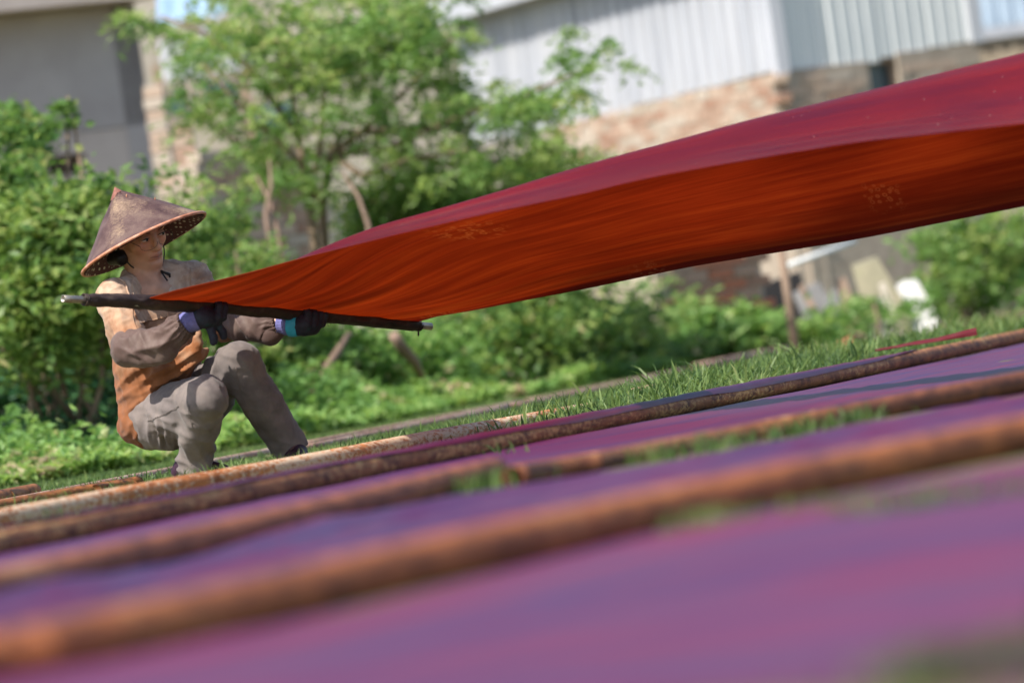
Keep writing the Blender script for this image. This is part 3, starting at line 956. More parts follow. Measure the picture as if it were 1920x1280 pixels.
# ---- hair
def hair():
    s = SDF(HC - .2, HC + .16, .0035)
    s.ell(H_(0, -.022, .020), HM, (.077, .088, .086), 0)
    s.ell(H_(0, -.075, -.035), HM, (.058, .040, .050), .02)
    s.cone(H_(-.055, -.060, -.060), H_(.05, -.075, -.055), .028, .028, .03)
    s.cone(H_(-.070, .008, .02), H_(-.072, -.03, -.05), .012, .02, .015)
    s.cone(H_(.070, .012, .02), H_(.072, -.03, -.05), .010, .02, .015)
    s.cone(W(211, 487, -.01), W(226, 484, -.03), .019, .026, .02)
    # clear the face
    s.cone(H_(0, .16, -.03), H_(0, .13, -.05), .118, .118, .01, op='sub')
    ca = HAT_H / HAT_R
    def outside_hat(p):
        q = p - HATC; z = q @ hat_u; r = np.sqrt(np.maximum((q ** 2).sum(-1) - z ** 2, 0))
        return -((z - (HAT_H - r * ca)) / math.sqrt(1 + ca * ca) + .009)
    s.func(HC - .2, HC + .16, outside_hat, .0)
    v, q = s.mesh(1)
    nn = normals(v, q); hv = (v - HC) @ HM.T
    v = v + nn * (.0025 * fbm(np.stack([hv[:, 0] * 60, hv[:, 1] * 18, hv[:, 2] * 22], -1), 2))[:, None]
    obj("hair", v, q, M_black, person)
hair()

# ---- conical hat
def mat_hat():
    m, nt, b = new_mat("weathered_hat")
    v = coord(nt, 'Object')
    n1 = noise(nt, v, 18, 8, .72, .2); n2 = noise(nt, v, 6.5, 3, .5); n3 = noise(nt, v, 130, 8, .8, .15)
    c = ramp(nt, n1, [(.35, (.050, .022, .020)), (.5, (.095, .052, .046)), (.65, (.135, .085, .07))])
    k = math_n(nt, 'ADD', math_n(nt, 'MULTIPLY', n3, .55), math_n(nt, 'MULTIPLY', n2, .75))
    c = mixc(nt, ramp(nt, k, [(.70, (0, 0, 0)), (.90, (.7,) * 3)]), c, (.50, .36, .22))
    nt.links.new(c, b.inputs["Base Color"]); b.inputs["Roughness"].default_value = .55
    b.inputs["Specular IOR Level"].default_value = .4
    bump(nt, b, n3, .5, .004)
    return m
M_hat = mat_hat()
M_hatrim = mat_mottle("hat_rim_cane", [(.3, (.30, .10, .045)), (.5, (.50, .22, .13)), (.7, (.62, .36, .26))], 30, .5, .3, .003)
m_, nt_, b_ = new_mat("hat_lining")
vo = nt_.nodes.new("ShaderNodeTexVoronoi"); vo.inputs["Scale"].default_value = 62; vo.inputs["Randomness"].default_value = .25
nt_.links.new(coord(nt_, 'Object'), vo.inputs["Vector"])
nt_.links.new(ramp(nt_, vo.outputs["Distance"], [(.22, (.66, .60, .42)), (.36, (.10, .028, .022))]), b_.inputs["Base Color"])
b_.inputs["Roughness"].default_value = .7
M_lining = m_
def hat_pt(r, th, z, off=0): return HATC + hat_a * (r * math.cos(th)) + hat_b * (r * math.sin(th)) + hat_u * (z + off)
def build_hat():
    n = 96
    prof = [(HAT_R - .004, .004)]
    for k in np.linspace(.04, 1, 40):
        r = HAT_R * (1 - k); z = HAT_H * k + .010 * math.sin(math.pi * k) * 0.4
        prof.append((r, z))
    th = np.linspace(0, 2 * math.pi, n, endpoint=False)
    def shell(off, r0=1.0, wob=True):
        v = []
        for i, (r, z) in enumerate(prof):
            for a in th:
                w = (1 + .012 * math.sin(a * 3 + 1) * (r / HAT_R)) if wob else 1
                d = .0022 * float(vnoise(np.array([math.cos(a) * 4, math.sin(a) * 4, z * 25]))) if r > .01 else 0
                v.append(hat_pt(max(r * w * r0 + d * .6, .0005), a, z, off + d))
        return np.array(v), grid_faces(len(prof), n, True)
    v, f = shell(0)
    hat = obj("conical_hat", v, f, M_hat, person)
    v, f = shell(-.0075, .985)
    obj("lining", v, f[:, ::-1], M_lining, hat)
    mb = MB()
    ring = [hat_pt(HAT_R * (1 + .012 * math.sin(a * 3 + 1)), a, .0025) for a in np.linspace(0, 2 * math.pi, 97)]
    mb.tube(ring, .0048, 8, caps=False, flat=1.1)
    mb.build("rim", M_hatrim, hat, smooth=True)
    # reddish cap patch over the tip
    v = []
    rows = 8
    for i, k in enumerate(np.linspace(0, 1, rows)):
        for a in th[::2]:
            edge = .026 + .012 * math.cos(a - 2.9) + .003 * math.sin(a * 5)
            r = max(edge * (1 - k), .0006); z = HAT_H * (1 - r / HAT_R) + .0035 + .006 * k
            v.append(hat_pt(r, a, z))
    obj("tip_cap", v, grid_faces(rows, n // 2, True), mat_mottle("worn_tip_cane", [(.3, (.14, .05, .035)), (.55, (.24, .10, .075)), (.75, (.36, .20, .15))], 40, .6, .4, .003), hat)
    mb = MB()
    for (r, a, l) in ((.050, -1.1, .010), (.105, -.35, .012)):
        mb = MB(); p0 = hat_pt(r, a, HAT_H * (1 - r / HAT_R)); mb.tube([p0, p0 + hat_u * l * .6, p0 + hat_u * l + hat_a * .004], [.0022, .0018, .0010], 6)
        mb.build("straw_bit", M_hatrim, hat, smooth=True)
    # chin cord
    mb = MB()
    c1 = [H_(-.076, -.02, .03), H_(-.0775, -.004, -.045), H_(-.064, .028, -.094), H_(-.030, .052, -.118), H_(.004, .066, -.121), H_(.034, .060, -.116), H_(.062, .040, -.090), H_(.074, .020, -.04), H_(.074, .0, .03)]
    t_ = np.linspace(0, 1, len(c1)); tt = np.linspace(0, 1, 50)
    c1 = np.stack([np.interp(tt, t_, np.array(c1)[:, i]) for i in range(3)], 1)
    for _ in range(4): c1[1:-1] = (c1[:-2] + c1[1:-1] * 2 + c1[2:]) / 4
    mb.tube(c1, .0023, 7)
    k0 = H_(.018, .072, -.124)
    mb.tube([k0, k0 + V(.012, -.006, -.02), k0 + V(.028, -.012, -.01), k0 + V(.030, -.022, -.01)], [.004, .004, .006, .003], 8)
    mb.tube([k0, k0 + V(-.016, -.008, -.012), k0 + V(-.010, -.040, -.016), k0 + V(.004, -.075, -.02), k0 + V(.020, -.094, -.02)], .0027, 7)
    mb.tube([k0, k0 + V(.008, -.012, -.01), k0 + V(.022, -.032, -.012)], .0027, 7)
    mb.build("chin_cord", M_black, hat, smooth=True)
build_hat()

# ---- clothing
def fabric(name, stops, nscale, dust=None, bscale=420, bstr=.25, zgrad=None, rough=.85, crs=15, crk=.35, dst=.65):
    m, nt, b = new_mat(name)
    v = coord(nt, 'Object')
    n = noise(nt, v, nscale, 6, .6)
    fac = n
    if zgrad:
        sx = nt.nodes.new("ShaderNodeSeparateXYZ"); nt.links.new(v, sx.inputs[0])
        z = math_n(nt, 'MULTIPLY', math_n(nt, 'SUBTRACT', sx.outputs[2], zgrad[0]), 1 / (zgrad[1] - zgrad[0]))
        fac = math_n(nt, 'ADD', math_n(nt, 'MULTIPLY', n, .62), math_n(nt, 'MULTIPLY', z, .56))
    c = ramp(nt, fac, stops)
    if dust:
        n2 = noise(nt, v, 11, 7, .7, .4)
        c = mixc(nt, ramp(nt, n2, [(.46, (0, 0, 0)), (.63, (dst,) * 3)]), c, dust)
    nt.links.new(c, b.inputs["Base Color"])
    b.inputs["Roughness"].default_value = rough; b.inputs["Specular IOR Level"].default_value = .15
    b.inputs["Sheen Weight"].default_value = .12
    bump(nt, b, noise(nt, v, bscale, 3), bstr, .002)
    fine = b.inputs["Normal"].links[0].from_node
    cr1 = nt.nodes.new("ShaderNodeTexNoise"); cr1.noise_type = 'RIDGED_MULTIFRACTAL'
    cr1.inputs["Scale"].default_value = crs; cr1.inputs["Detail"].default_value = 2.5; cr1.inputs["Distortion"].default_value = .8
    mp = nt.nodes.new("ShaderNodeMapping"); mp.inputs[3].default_value = (1, 1, .55); mp.inputs[2].default_value = (.4, .3, .5)
    nt.links.new(v, mp.inputs[0]); nt.links.new(mp.outputs[0], cr1.inputs["Vector"])
    bb = nt.nodes.new("ShaderNodeBump"); bb.inputs["Strength"].default_value = crk; bb.inputs["Distance"].default_value = .010
    nt.links.new(cr1.outputs[0], bb.inputs["Height"]); nt.links.new(bb.outputs[0], fine.inputs["Normal"])
    return m
M_shirt = fabric("dyed_tan_cotton", [(.26, (.21, .072, .026)), (.47, (.28, .110, .045)), (.64, (.40, .245, .155)), (.86, (.55, .41, .31))], 14, (.21, .095, .052), zgrad=(.24, .72))
M_trous = fabric("grey_trouser_cotton", [(.3, (.115, .097, .095)), (.5, (.165, .140, .134)), (.7, (.225, .190, .178))], 9, (.28, .225, .19), dst=.28)
M_sleeve = fabric("brown_nylon", [(.3, (.085, .052, .046)), (.7, (.130, .085, .074))], 10, (.17, .125, .105), rough=.55)
M_lav = fabric("lavender_knit", [(.3, (.13, .13, .33)), (.7, (.20, .195, .45))], 60, bscale=700, bstr=.6)
M_rubber = mat_mottle("black_glove_rubber", [(.3, (.012, .014, .028)), (.55, (.022, .025, .045)), (.66, (.018, .05, .065)), (.78, (.015, .12, .13))], 26, .6, .5, .002)
M_teal = mat_mottle("teal_glove_rubber", [(.3, (.02, .28, .46)), (.7, (.06, .46, .66))], 20, .45, .2, .002)
M_shoe = mat_mottle("plum_shoe_cloth", [(.3, (.018, .010, .018)), (.7, (.06, .02, .045))], 40, .6, .4, .002)

def ridge(x): return 1 - 2 * np.abs(x)
def trousers():
    s = SDF(ROOT + [-.30, -.50, -.01], ROOT + [.42, .36, .46], .0052)
    s.cone(W(318, 783, -.03), Rkn + V(.004, .002, 0), .104, .068, 0)
    s.cone(W(364, 764, .14), Lkn, .098, .062, .03)
    s.ell(W(306, 782, .04), FR, (.135, .105, .105), .03)
    s.ell(W(318, 765, .06), FR, (.130, .110, .10), .03)
    end = W(369, 892, -.06); end[2] = .012
    s.chain([Rkn, W(372, 798, -.19), W(366, 842, -.11)], (.067, .064, .053), .012)
    s.cone(W(366, 842, -.11), end + V(.004, -.03, .0), .054, .066, .012, cut=(end, end - W(366, 842, -.11)))
    end2 = W(550, 848, .035)
    s.chain([Lkn, W(490, 757, -.045)], (.061, .064), .012)
    s.cone(W(490, 755, -.045), seg_pt(W(490, 755, -.045), end2, 1.25), .064, .056, .012, cut=(end2, V(.48, -.86, .1)))
    # hollow far hem so that the shoe shows
    s.cone(seg_pt(end2, W(490, 755, -.045), .10), seg_pt(W(490, 755, -.045), end2, 1.3), .050, .049, .0, op='sub')
    v, q = s.mesh(2)
    nn = normals(v, q); lv = v - ROOT
    # folds: across the knee backs, down the shins, and gathered at the seat
    def near(c, r): return np.exp(-(((v - c) ** 2).sum(1)) / r ** 2)
    def fold(c, r, ax, lam, am, sd, warp=1.6, sharp=1.0):
        ph = lv @ nrm(ax) * (2 * math.pi / lam) + warp * (vnoise(lv * 11 + sd) + .5 * vnoise(lv * 27 + sd))
        g = 1 - np.abs(np.sin(ph / 2)) * 2 if sharp else np.sin(ph)
        return 1.45 * am * near(c, r) * g
    d = .0012 * fbm(lv * 30, 3) + .0030 * fbm(lv * 13, 2)
    cz = lv @ np.array([nrm(V(.85, .5, 0)) * 30, nrm(V(-.5, .85, 0)) * 9, np.array([0, 1.0, 0]) * 14]).T
    d += .0036 * (1 - 2.2 * np.abs(vnoise(cz)))
    cz = lv @ np.array([nrm(V(.3, .95, 0)) * 44, nrm(V(-.95, .3, 0)) * 16, np.array([0, 1.0, 0]) * 22]).T
    d += .0020 * (1 - 2.2 * np.abs(vnoise(cz + 7)))
    d += fold(W(338, 775, -.15), .055, V(.25, 1.0, 0), .030, .0065, 1)          # behind the near knee
    d += fold(W(350, 800, -.13), .06, V(.45, 1.0, 0), .034, .0060, 2)
    d += fold(W(372, 835, -.11), .075, V(1.0, .42, 0), .040, .0075, 3)           # down the near shin
    d += fold(W(352, 872, -.08), .05, V(.5, 1.0, 0), .030, .0070, 4)             # heap above the hem
    d += fold(W(293, 800, -.10), .055, V(1.0, .15, 0), .032, .0050, 5)           # seat
    d += fold(W(312, 815, -.11), .05, V(1.0, .1, 0), .024, .0035, 15)
    d += fold(W(398, 690, -.06), .065, V(1.0, -.25, 0), .036, .0060, 6)          # far thigh
    d += fold(W(425, 745, .0), .06, V(.6, -.8, 0), .034, .0060, 7)
    d += fold(W(455, 720, -.06), .06, V(.9, .5, 0), .045, .0050, 8)
    d += fold(W(500, 770, -.04), .085, V(.88, .48, 0), .055, .0055, 9)
    d += fold(W(385, 715, -.30), .05, V(.4, 1, 0), .05, .0025, 10)
    v = v + nn * d[:, None]
    tr = obj("trousers", v, q, M_trous, person)
    # side seams stitched proud of the cloth
    def front(px, py):
        p = W(px, py, -.45); q2 = ((v[:, [0, 2]] - p[[0, 2]]) ** 2).sum(1); c_ = np.argsort(q2)[:10]
        i = c_[np.argmin(v[c_, 1])]; return np.array([p[0], v[i, 1] - .0006, p[2]])
    def seam(pts, name="seam"):
        out = np.array([front(*p) for p in pts])
        for _ in range(2): out[1:-1, 1] = (out[:-2, 1] + 2 * out[1:-1, 1] + out[2:, 1]) / 4
        out[:, 1] += .0008
        mb = MB(); mb.tube(out, .0010, 5); mb.build(name, M_trous, tr, smooth=True)
    seam([(262 + 66 * t, 792 - 22 * t - 8 * t * t) for t in np.linspace(0, 1, 30)])
    seam([(350 - 6 * t + 18 * t * t, 760 + 60 * t) for t in np.linspace(0, 1, 24)])
    seam([(434 + 4 * t + 40 * t * t, 690 + 120 * t) for t in np.linspace(0, 1, 30)])
trousers()

def shirt():
    s = SDF(ROOT + [-.36, -.38, .10], ROOT + [.30, .36, .72], .0050)
    s.ell(W(284, 610, .035), FR, (.165, .112, .125), 0)
    s.ell(W(294, 680, .045), FR, (.160, .112, .11), .04)
    s.ell(W(303, 735, .055), FR, (.155, .120, .10), .04)
    s.ell(W(298, 788, .06), FR, (.146, .112, .09), .03)
    s.cone(seg_pt(Rsh, NECKB, .12), seg_pt(Lsh, NECKB, .12), .052, .050, .06)
    s.cone(W(258, 520, .03), W(322, 512, .10), .050, .045, .05)
    s.cone(Rsh + V(.006, -.006, 0), Rel, .060, .054, .03)
    s.cone(Lsh, Lel, .056, .048, .03)
    # bunched front of the hem standing out over the lap
    s.chain([W(335, 690, -.06), W(362, 666, -.09), W(370, 645, -.11), W(372, 622, -.12)], (.038, .022, .014, .010), .02)
    s.chain([W(300, 700, -.08), W(345, 688, -.09), W(384, 664, -.07)], (.032, .020, .010), .02)
    s.chain([W(330, 672, -.09), W(362, 655, -.10), W(388, 655, -.06)], (.022, .012, .008), .015)
    # open neck
    s.cone(H_(0, -.01, -.09), W(287, 520, -.04), .062, .050, .008, op='sub')
    s.cone(W(285, 515, -.06), W(306, 548, -.14), .040, .012, .008, op='sub')
    s.cone(W(306, 548, -.16), W(300, 520, -.16), .012, .045, .006, op='sub')
    v, q = s.mesh(2)
    nn = normals(v, q); lv = v - ROOT
    def near(c, r): return np.exp(-(((v - c) ** 2).sum(1)) / r ** 2)
    def fold(c, r, ax, lam, am, sd, warp=1.5):
        ph = lv @ nrm(ax) * (2 * math.pi / lam) + warp * (vnoise(lv * 11 + sd) + .5 * vnoise(lv * 27 + sd))
        return 1.05 * am * near(c, r) * (1 - np.abs(np.sin(ph / 2)) * 2)
    d = .0012 * fbm(lv * 30, 3) + .0028 * fbm(lv * 13, 2)
    cz = lv @ np.array([nrm(V(.9, .3, 0)) * 32, nrm(V(-.3, .9, 0)) * 10, np.array([0, 1.0, 0]) * 16]).T
    d += .0034 * (1 - 2.2 * np.abs(vnoise(cz)))
    cz = lv @ np.array([nrm(V(.5, -.85, 0)) * 46, nrm(V(.85, .5, 0)) * 15, np.array([0, 1.0, 0]) * 20]).T
    d += .0022 * (1 - 2.2 * np.abs(vnoise(cz + 3)))
    d += fold(W(222, 690, -.03), .10, V(1.0, .22, 0), .034, .0040, 1)
    d += fold(W(245, 740, -.06), .08, V(.75, -.75, 0), .042, .0042, 2, 2.6)
    d += fold(W(310, 715, -.12), .09, V(.42, -.9, 0), .036, .0070, 3)
    d += fold(W(345, 690, -.12), .06, V(.5, -.85, 0), .028, .0060, 4)
    d += fold(W(215, 600, -.2), .07, V(-.45, .9, 0), .045, .0030, 5, 3.0)
    d += fold(W(225, 640, -.2), .06, V(.9, .35, 0), .034, .0045, 6)
    d += fold(W(262, 540, -.12), .07, V(.8, .55, 0), .036, .0040, 7)
    d += fold(W(370, 525, .1), .08, V(.5, -.85, 0), .036, .0045, 8)
    d += fold(W(258, 815, -.1), .06, V(.9, -.4, 0), .030, .0045, 9)
    d += fold(W(300, 640, -.1), .08, V(.9, .3, 0), .045, .0040, 10)
    v = v + nn * d[:, None]
    sh = obj("shirt", v, q, M_shirt, person)
    def stick(pts, off):
        out = []
        for p in pts:
            i = np.argmin(((v - p) ** 2).sum(1)); out.append(v[i] + nn[i] * off)
        return np.array(out)
    # collar band round the neckline
    ring = []
    c0, c1 = H_(0, -.01, -.09), W(287, 520, -.04)
    pts = [W(228, 496, -.12), W(240, 512, -.15), W(258, 528, -.17), W(280, 545, -.18), W(304, 556, -.17), W(309, 545, -.12), W(310, 528, -.07), W(308, 510, -.02), W(304, 500, .02)]
    pts = stick(pts, .002)
    t_ = np.linspace(0, 1, len(pts)); tt = np.linspace(0, 1, 40)
    pts = np.stack([np.interp(tt, t_, pts[:, i]) for i in range(3)], 1)
    for _ in range(3): pts[1:-1] = (pts[:-2] + 2 * pts[1:-1] + pts[2:]) / 4
    mb = MB(); mb.tube(pts, .0030, 8, flat=.9); mb.build("collar", M_shirt, sh, smooth=True)
    def seam(pts, name="seam", rad=.0012):
        out = np.array([front(*p) for p in pts])
        out = np.array([[*p] for p in out]); out[:, 1] += .0096
        for _ in range(2): out[1:-1, 1] = (out[:-2, 1] + 2 * out[1:-1, 1] + out[2:, 1]) / 4
        mb = MB(); mb.tube(out, rad, 5); mb.build(name, M_shirt, sh, smooth=True)
    def front(px, py):
        p = W(px, py, -.45); q2 = ((v[:, [0, 2]] - p[[0, 2]]) ** 2).sum(1); c_ = np.argsort(q2)[:10]
        i = c_[np.argmin(v[c_, 1])]; return np.array([p[0], v[i, 1] - .010, p[2]])
    seam([(232 + 14 * t - 8 * t * t, 520 + 60 * t) for t in np.linspace(0, 1, 20)])
    seam([(238 + 20 * t * t, 580 + 50 * t) for t in np.linspace(0, 1, 16)])
    seam([(340 - 6 * t + 10 * t * t, 498 + 46 * t) for t in np.linspace(0, 1, 16)])
    seam([(306 + 3 * t, 552 + 22 * t) for t in np.linspace(0, 1, 10)], rad=.0025)
    # chest pocket flap
    def patch(name, corners, nx, ny, off, mat, par):
        A = []
        for j in np.linspace(0, 1, ny):
            for i in np.linspace(0, 1, nx):
                p = (np.array(corners[0]) * (1 - i) + np.array(corners[1]) * i) * (1 - j) + (np.array(corners[3]) * (1 - i) + np.array(corners[2]) * i) * j
                pp = W(p[0], p[1], -.35); A.append(pp)
        A = np.array(A); out = []
        for p in A:
            dd = v[:, [0, 2]] - p[[0, 2]] * 1.0
            m_ = (dd ** 2).sum(1); cand = np.argsort(m_)[:14]
            i = cand[np.argmin(v[cand, 1])]
            out.append([p[0], v[i, 1], p[2]])
        out = np.array(out).reshape(ny, nx, 3)
        for _ in range(2):
            o2 = out.copy(); o2[1:-1, 1:-1, 1] = (out[:-2, 1:-1, 1] + out[2:, 1:-1, 1] + out[1:-1, :-2, 1] + out[1:-1, 2:, 1]) / 4; out = o2
        fr = out.reshape(-1, 3) + np.array([0, -off, 0]); bk = out.reshape(-1, 3) + np.array([0, .004, 0])
        f = grid_faces(ny, nx); N = nx * ny
        rim = list(range(nx)) + [i * nx + nx - 1 for i in range(1, ny)] + [(ny - 1) * nx + j for j in range(nx - 2, -1, -1)] + [i * nx for i in range(ny - 2, 0, -1)]
        rim = np.array(rim); r2 = np.roll(rim, -1)
        return obj(name, np.concatenate([fr, bk]), np.concatenate([f, f[:, ::-1] + N, np.stack([rim, r2, r2 + N, rim + N], 1)]), mat, par)
    patch("pocket", [(241, 570), (304, 580), (306, 592), (256, 605)], 14, 10, .004, M_shirt, sh)
    # ribbed edge at the waistband below the shirt tail
    mb = MB()
    def front(px, py):
        p = W(px, py, -.45); q2 = ((v[:, [0, 2]] - p[[0, 2]]) ** 2).sum(1); c_ = np.argsort(q2)[:10]
        i = c_[np.argmin(v[c_, 1])]; return np.array([p[0], v[i, 1] - .010, p[2]])
    e = np.array([front(x, y) for x, y in ((255, 772), (254, 788), (257, 804), (263, 819), (271, 831), (281, 841))])
    tt = np.linspace(0, 1, 36); t_ = np.linspace(0, 1, len(e))
    e = np.stack([np.interp(tt, t_, e[:, i]) for i in range(3)], 1)
    for i, p in enumerate(e):
        mb.tube([p + V(-.006, .002, -.002), p + V(.005, -.002, -.004)], .0022 if i % 2 else .0014, 6)
    mb.build("ribbed_hem", M_sleeve, sh, smooth=True)
    return v, nn, sh
SHV, SHN, SHO = shirt()

# printed letters on the turned hem of the shirt
cu = bpy.data.curves.new("letters", 'FONT'); cu.body = "ROL"; cu.size = .013; cu.extrude = .0002
tmp = bpy.data.objects.new("letters_tmp", cu); COL.objects.link(tmp)
bpy.context.view_layer.update()
lm = bpy.data.meshes.new_from_object(tmp.evaluated_get(bpy.context.evaluated_depsgraph_get()))
bpy.data.objects.remove(tmp)
M_ink = mat_mottle("faded_black_ink", [(.3, (.02, .018, .018)), (.7, (.05, .04, .035))], 80, .8, .1, .001)
lm.materials.append(M_ink)
lo = bpy.data.objects.new("letters", lm); COL.objects.link(lo); lo.parent = SHO
def set_letters(px, py, ang):
    p = W(px, py, -.5); dd = SHV[:, [0, 2]] - p[[0, 2]]
    cand = np.argsort((dd ** 2).sum(1))[:14]; i = cand[np.argmin(SHV[cand, 1])]
    n = nrm(SHN[i] + np.array([0, -1.2, 0])); x = V(math.cos(ang), math.sin(ang), 0); x = nrm(x - n * (x @ n)); y = np.cross(n, x)
    o = SHV[i] + n * .0065 - ROOT
    lo.matrix_local = Matrix(((x[0], y[0], n[0], o[0]), (x[1], y[1], n[1], o[1]), (x[2], y[2], n[2], o[2]), (0, 0, 0, 1)))
set_letters(371, 651, math.radians(80))

def sleeve(pts, rad, cuffA, cuffB, rc, folds, seed):
    allp = np.array(list(pts) + [cuffA, cuffB])
    s = SDF(allp.min(0) - .10, allp.max(0) + .10, .0042)
    s.chain(pts, rad, .02)
    s.cone(pts[-1], cuffA, rad[-1], rc, .012)
    v, q = s.mesh(2)
    nn = normals(v, q)
    ax = nrm(np.array(cuffB) - np.array(pts[-1]))
    d = .0018 * fbm((v - ROOT) * 22 + seed, 3) + .0030 * (1 - 2.2 * np.abs(vnoise((v - ROOT) @ np.array([nrm(V(.4, .9, 0)) * 34, nrm(V(-.9, .4, 0)) * 12, np.array([0, 1.0, 0]) * 18]).T + seed)))
    for c, r, dr, fr, am in folds:
        g = np.exp(-((v - c) ** 2).sum(1) / r ** 2)
        d += am * g * (1 - 2 * np.abs(np.sin(.5 * ((v - ROOT) @ nrm(dr) * fr + 1.6 * vnoise((v - ROOT) * 12 + seed)))))
    # gathers near the cuff
    rel = v - np.array(cuffA); al = rel @ ax
    b1 = nrm(np.cross(ax, [0, 1.0, 0])); b2 = np.cross(ax, b1)
    th = np.arctan2(rel @ b2, rel @ b1)
    d += .0028 * np.exp(-((al) / .022) ** 2) * np.sin(th * 17 + 2 * vnoise(v * 30))
    o = obj("sleeve_guard", v + nn * d[:, None], q, M_sleeve, person)
    # elastic cuff made of gathered ruffles
    n = 120; rows = []
    for t, r0, am in ((0, rc * .96, .0), (.15, rc * 1.02, .0026), (.4, rc * .98, .0035), (.55, rc * .90, .002), (.75, rc * 1.0, .0038), (1.0, rc * 1.04, .005)):
        c = seg_pt(np.array(cuffA), np.array(cuffB), t)
        tt = np.linspace(0, 2 * math.pi, n, endpoint=False)
        r = r0 + am * np.sin(tt * 24 + t)
        rows.append(c + b1 * (np.cos(tt) * r)[:, None] + b2 * (np.sin(tt) * r)[:, None])
    obj("cuff", np.concatenate(rows), grid_faces(len(rows), n, True), M_sleeve, o)
    mb = MB(); tt = np.linspace(0, 2 * math.pi, 49); c = seg_pt(np.array(pts[0]), np.array(pts[1]), -.12 if len(pts) else 0)
    return o
sleeve([W(243, 652, -.212), W(272, 653, -.24), W(302, 646, -.262), W(328, 622, -.283)], (.061, .058, .055, .046), W(338, 614, -.290), W(350, 606, -.298), .040,
       [(W(290, 655, -.28), .07, V(.35, -.95, 0), 130, .0060), (W(262, 640, -.28), .05, V(.9, .4, 0), 170, .0045), (W(320, 630, -.31), .05, V(.7, -.7, 0), 160, .0045)], 1.0)
sleeve([W(414, 612, .06), W(455, 609, .02), W(490, 612, -.01), W(505, 612, -.022)], (.044, .049, .047, .038), W(512, 609, -.028), W(523, 606, -.036), .034,
       [(W(450, 615, -.02), .06, V(.75, .5, 0), 150, .006), (W(495, 625, -.04), .04, V(.9, -.3, 0), 170, .005), (W(425, 610, .0), .04, V(.9, .3, 0), 190, .005)], 6.0)
# sagging loose end of the far sleeve
s = SDF(W(505, 625, -.03) - .09, W(505, 625, -.03) + .09, .004)
s.chain([W(478, 618, -.01), W(508, 626, -.025), W(526, 622, -.035)], (.040, .034, .018), .02)
v, q = s.mesh(2); obj("sleeve_guard", v + normals(v, q) * (.002 * fbm(v * 30, 2))[:, None], q, M_sleeve, person)

def glove(Hn, wrist, cuff0, right, name="glove", t0=-.25):
    c = Hn(0, -.03, 0)
    s = SDF(c - .13, c + .13, .0033)
    add_hand(s, Hn, seg_pt(np.array(wrist), Hn(-.012, -.034, .006), .30), .0042, right)
    v, q = s.mesh(1)
    v = v + normals(v, q) * (.0012 * fbm(v * 70, 2))[:, None]
    g = obj(name, v, q, M_rubber, person)
    # knitted cuff
    a, b = np.array(cuff0), Hn(-.012, -.034, .006)
    ax = nrm(b - a); b1 = nrm(np.cross(ax, [0, 1.0, 0])); b2 = np.cross(ax, b1); n = 72; rows = []
    for t in np.linspace(t0, .66, 12):
        cc = seg_pt(a, b, t); tt = np.linspace(0, 2 * math.pi, n, endpoint=False)
        r = .0335 + .004 * t + .0006 * np.sin(tt * 24) + .0010 * math.sin(t * 18)
        rows.append(cc + b1 * (np.cos(tt) * r)[:, None] + b2 * (np.sin(tt) * r)[:, None])
    obj("knit_cuff", np.concatenate(rows), grid_faces(12, n, True), M_lav, g)
    return g, a, b, b1, b2
glove(HR, Rwr, W(348, 606, -.298), True)
g, a, b, b1, b2 = glove(HL, Lwr, W(518, 607, -.034), False, t0=.10)
rows = []
n = 60
for t, r in ((.50, .0385), (.62, .0395), (.74, .0400), (.88, .0385)):
    cc = seg_pt(a, b, t); tt = np.linspace(0, 2 * math.pi, n, endpoint=False)
    rr = r + .0012 * np.sin(tt * 5 + t * 9) + (.012 * np.exp(-((tt - 4.4) / .35) ** 2) if t < .6 else 0)
    rows.append(cc + b1 * (np.cos(tt) * rr)[:, None] + b2 * (np.sin(tt) * rr)[:, None])
obj("rubber_band", np.concatenate(rows), grid_faces(4, n, True), M_teal, g)

# ---- shoes
for an, FD in ((Ran + V(-.012, 0, .02), nrm([.80, -.60, 0])), (Lan, nrm([.25, -.97, 0]))):
    c0 = np.array([an[0], an[1], .0])
    s = SDF(c0 + [-.2, -.25, -.01], c0 + [.25, .2, .13], .0045)
    up = c0 + Zu * .085
    s.cone(c0 - FD * .058 + Zu * .030, c0 + FD * .02 + Zu * .045, .028, .040, 0)
    s.cone(c0 + FD * .02 + Zu * .040, c0 + FD * .125 + Zu * .022, .038, .023, .02)
    s.cone(c0 - FD * .03 + Zu * .05, up, .037, .034, .02)
    s.func(c0 + [-.2, -.25, -.05], c0 + [.25, .2, .03], lambda p: p[..., 2] - .003, .0)
    v, q = s.mesh(2)
    sh = obj("shoe", v, q, M_shoe, person)
    mb = MB()
    for k in np.linspace(.01, .06, 4):
        p = c0 + FD * k; mb.tube([p + Rb * .026 + Zu * (.074 - k * .25), p + Zu * (.086 - k * .3), p - Rb * .026 + Zu * (.074 - k * .25)], .0022, 6)
    mb.build("shoelace", M_lav if False else M_sleeve, sh, smooth=True)

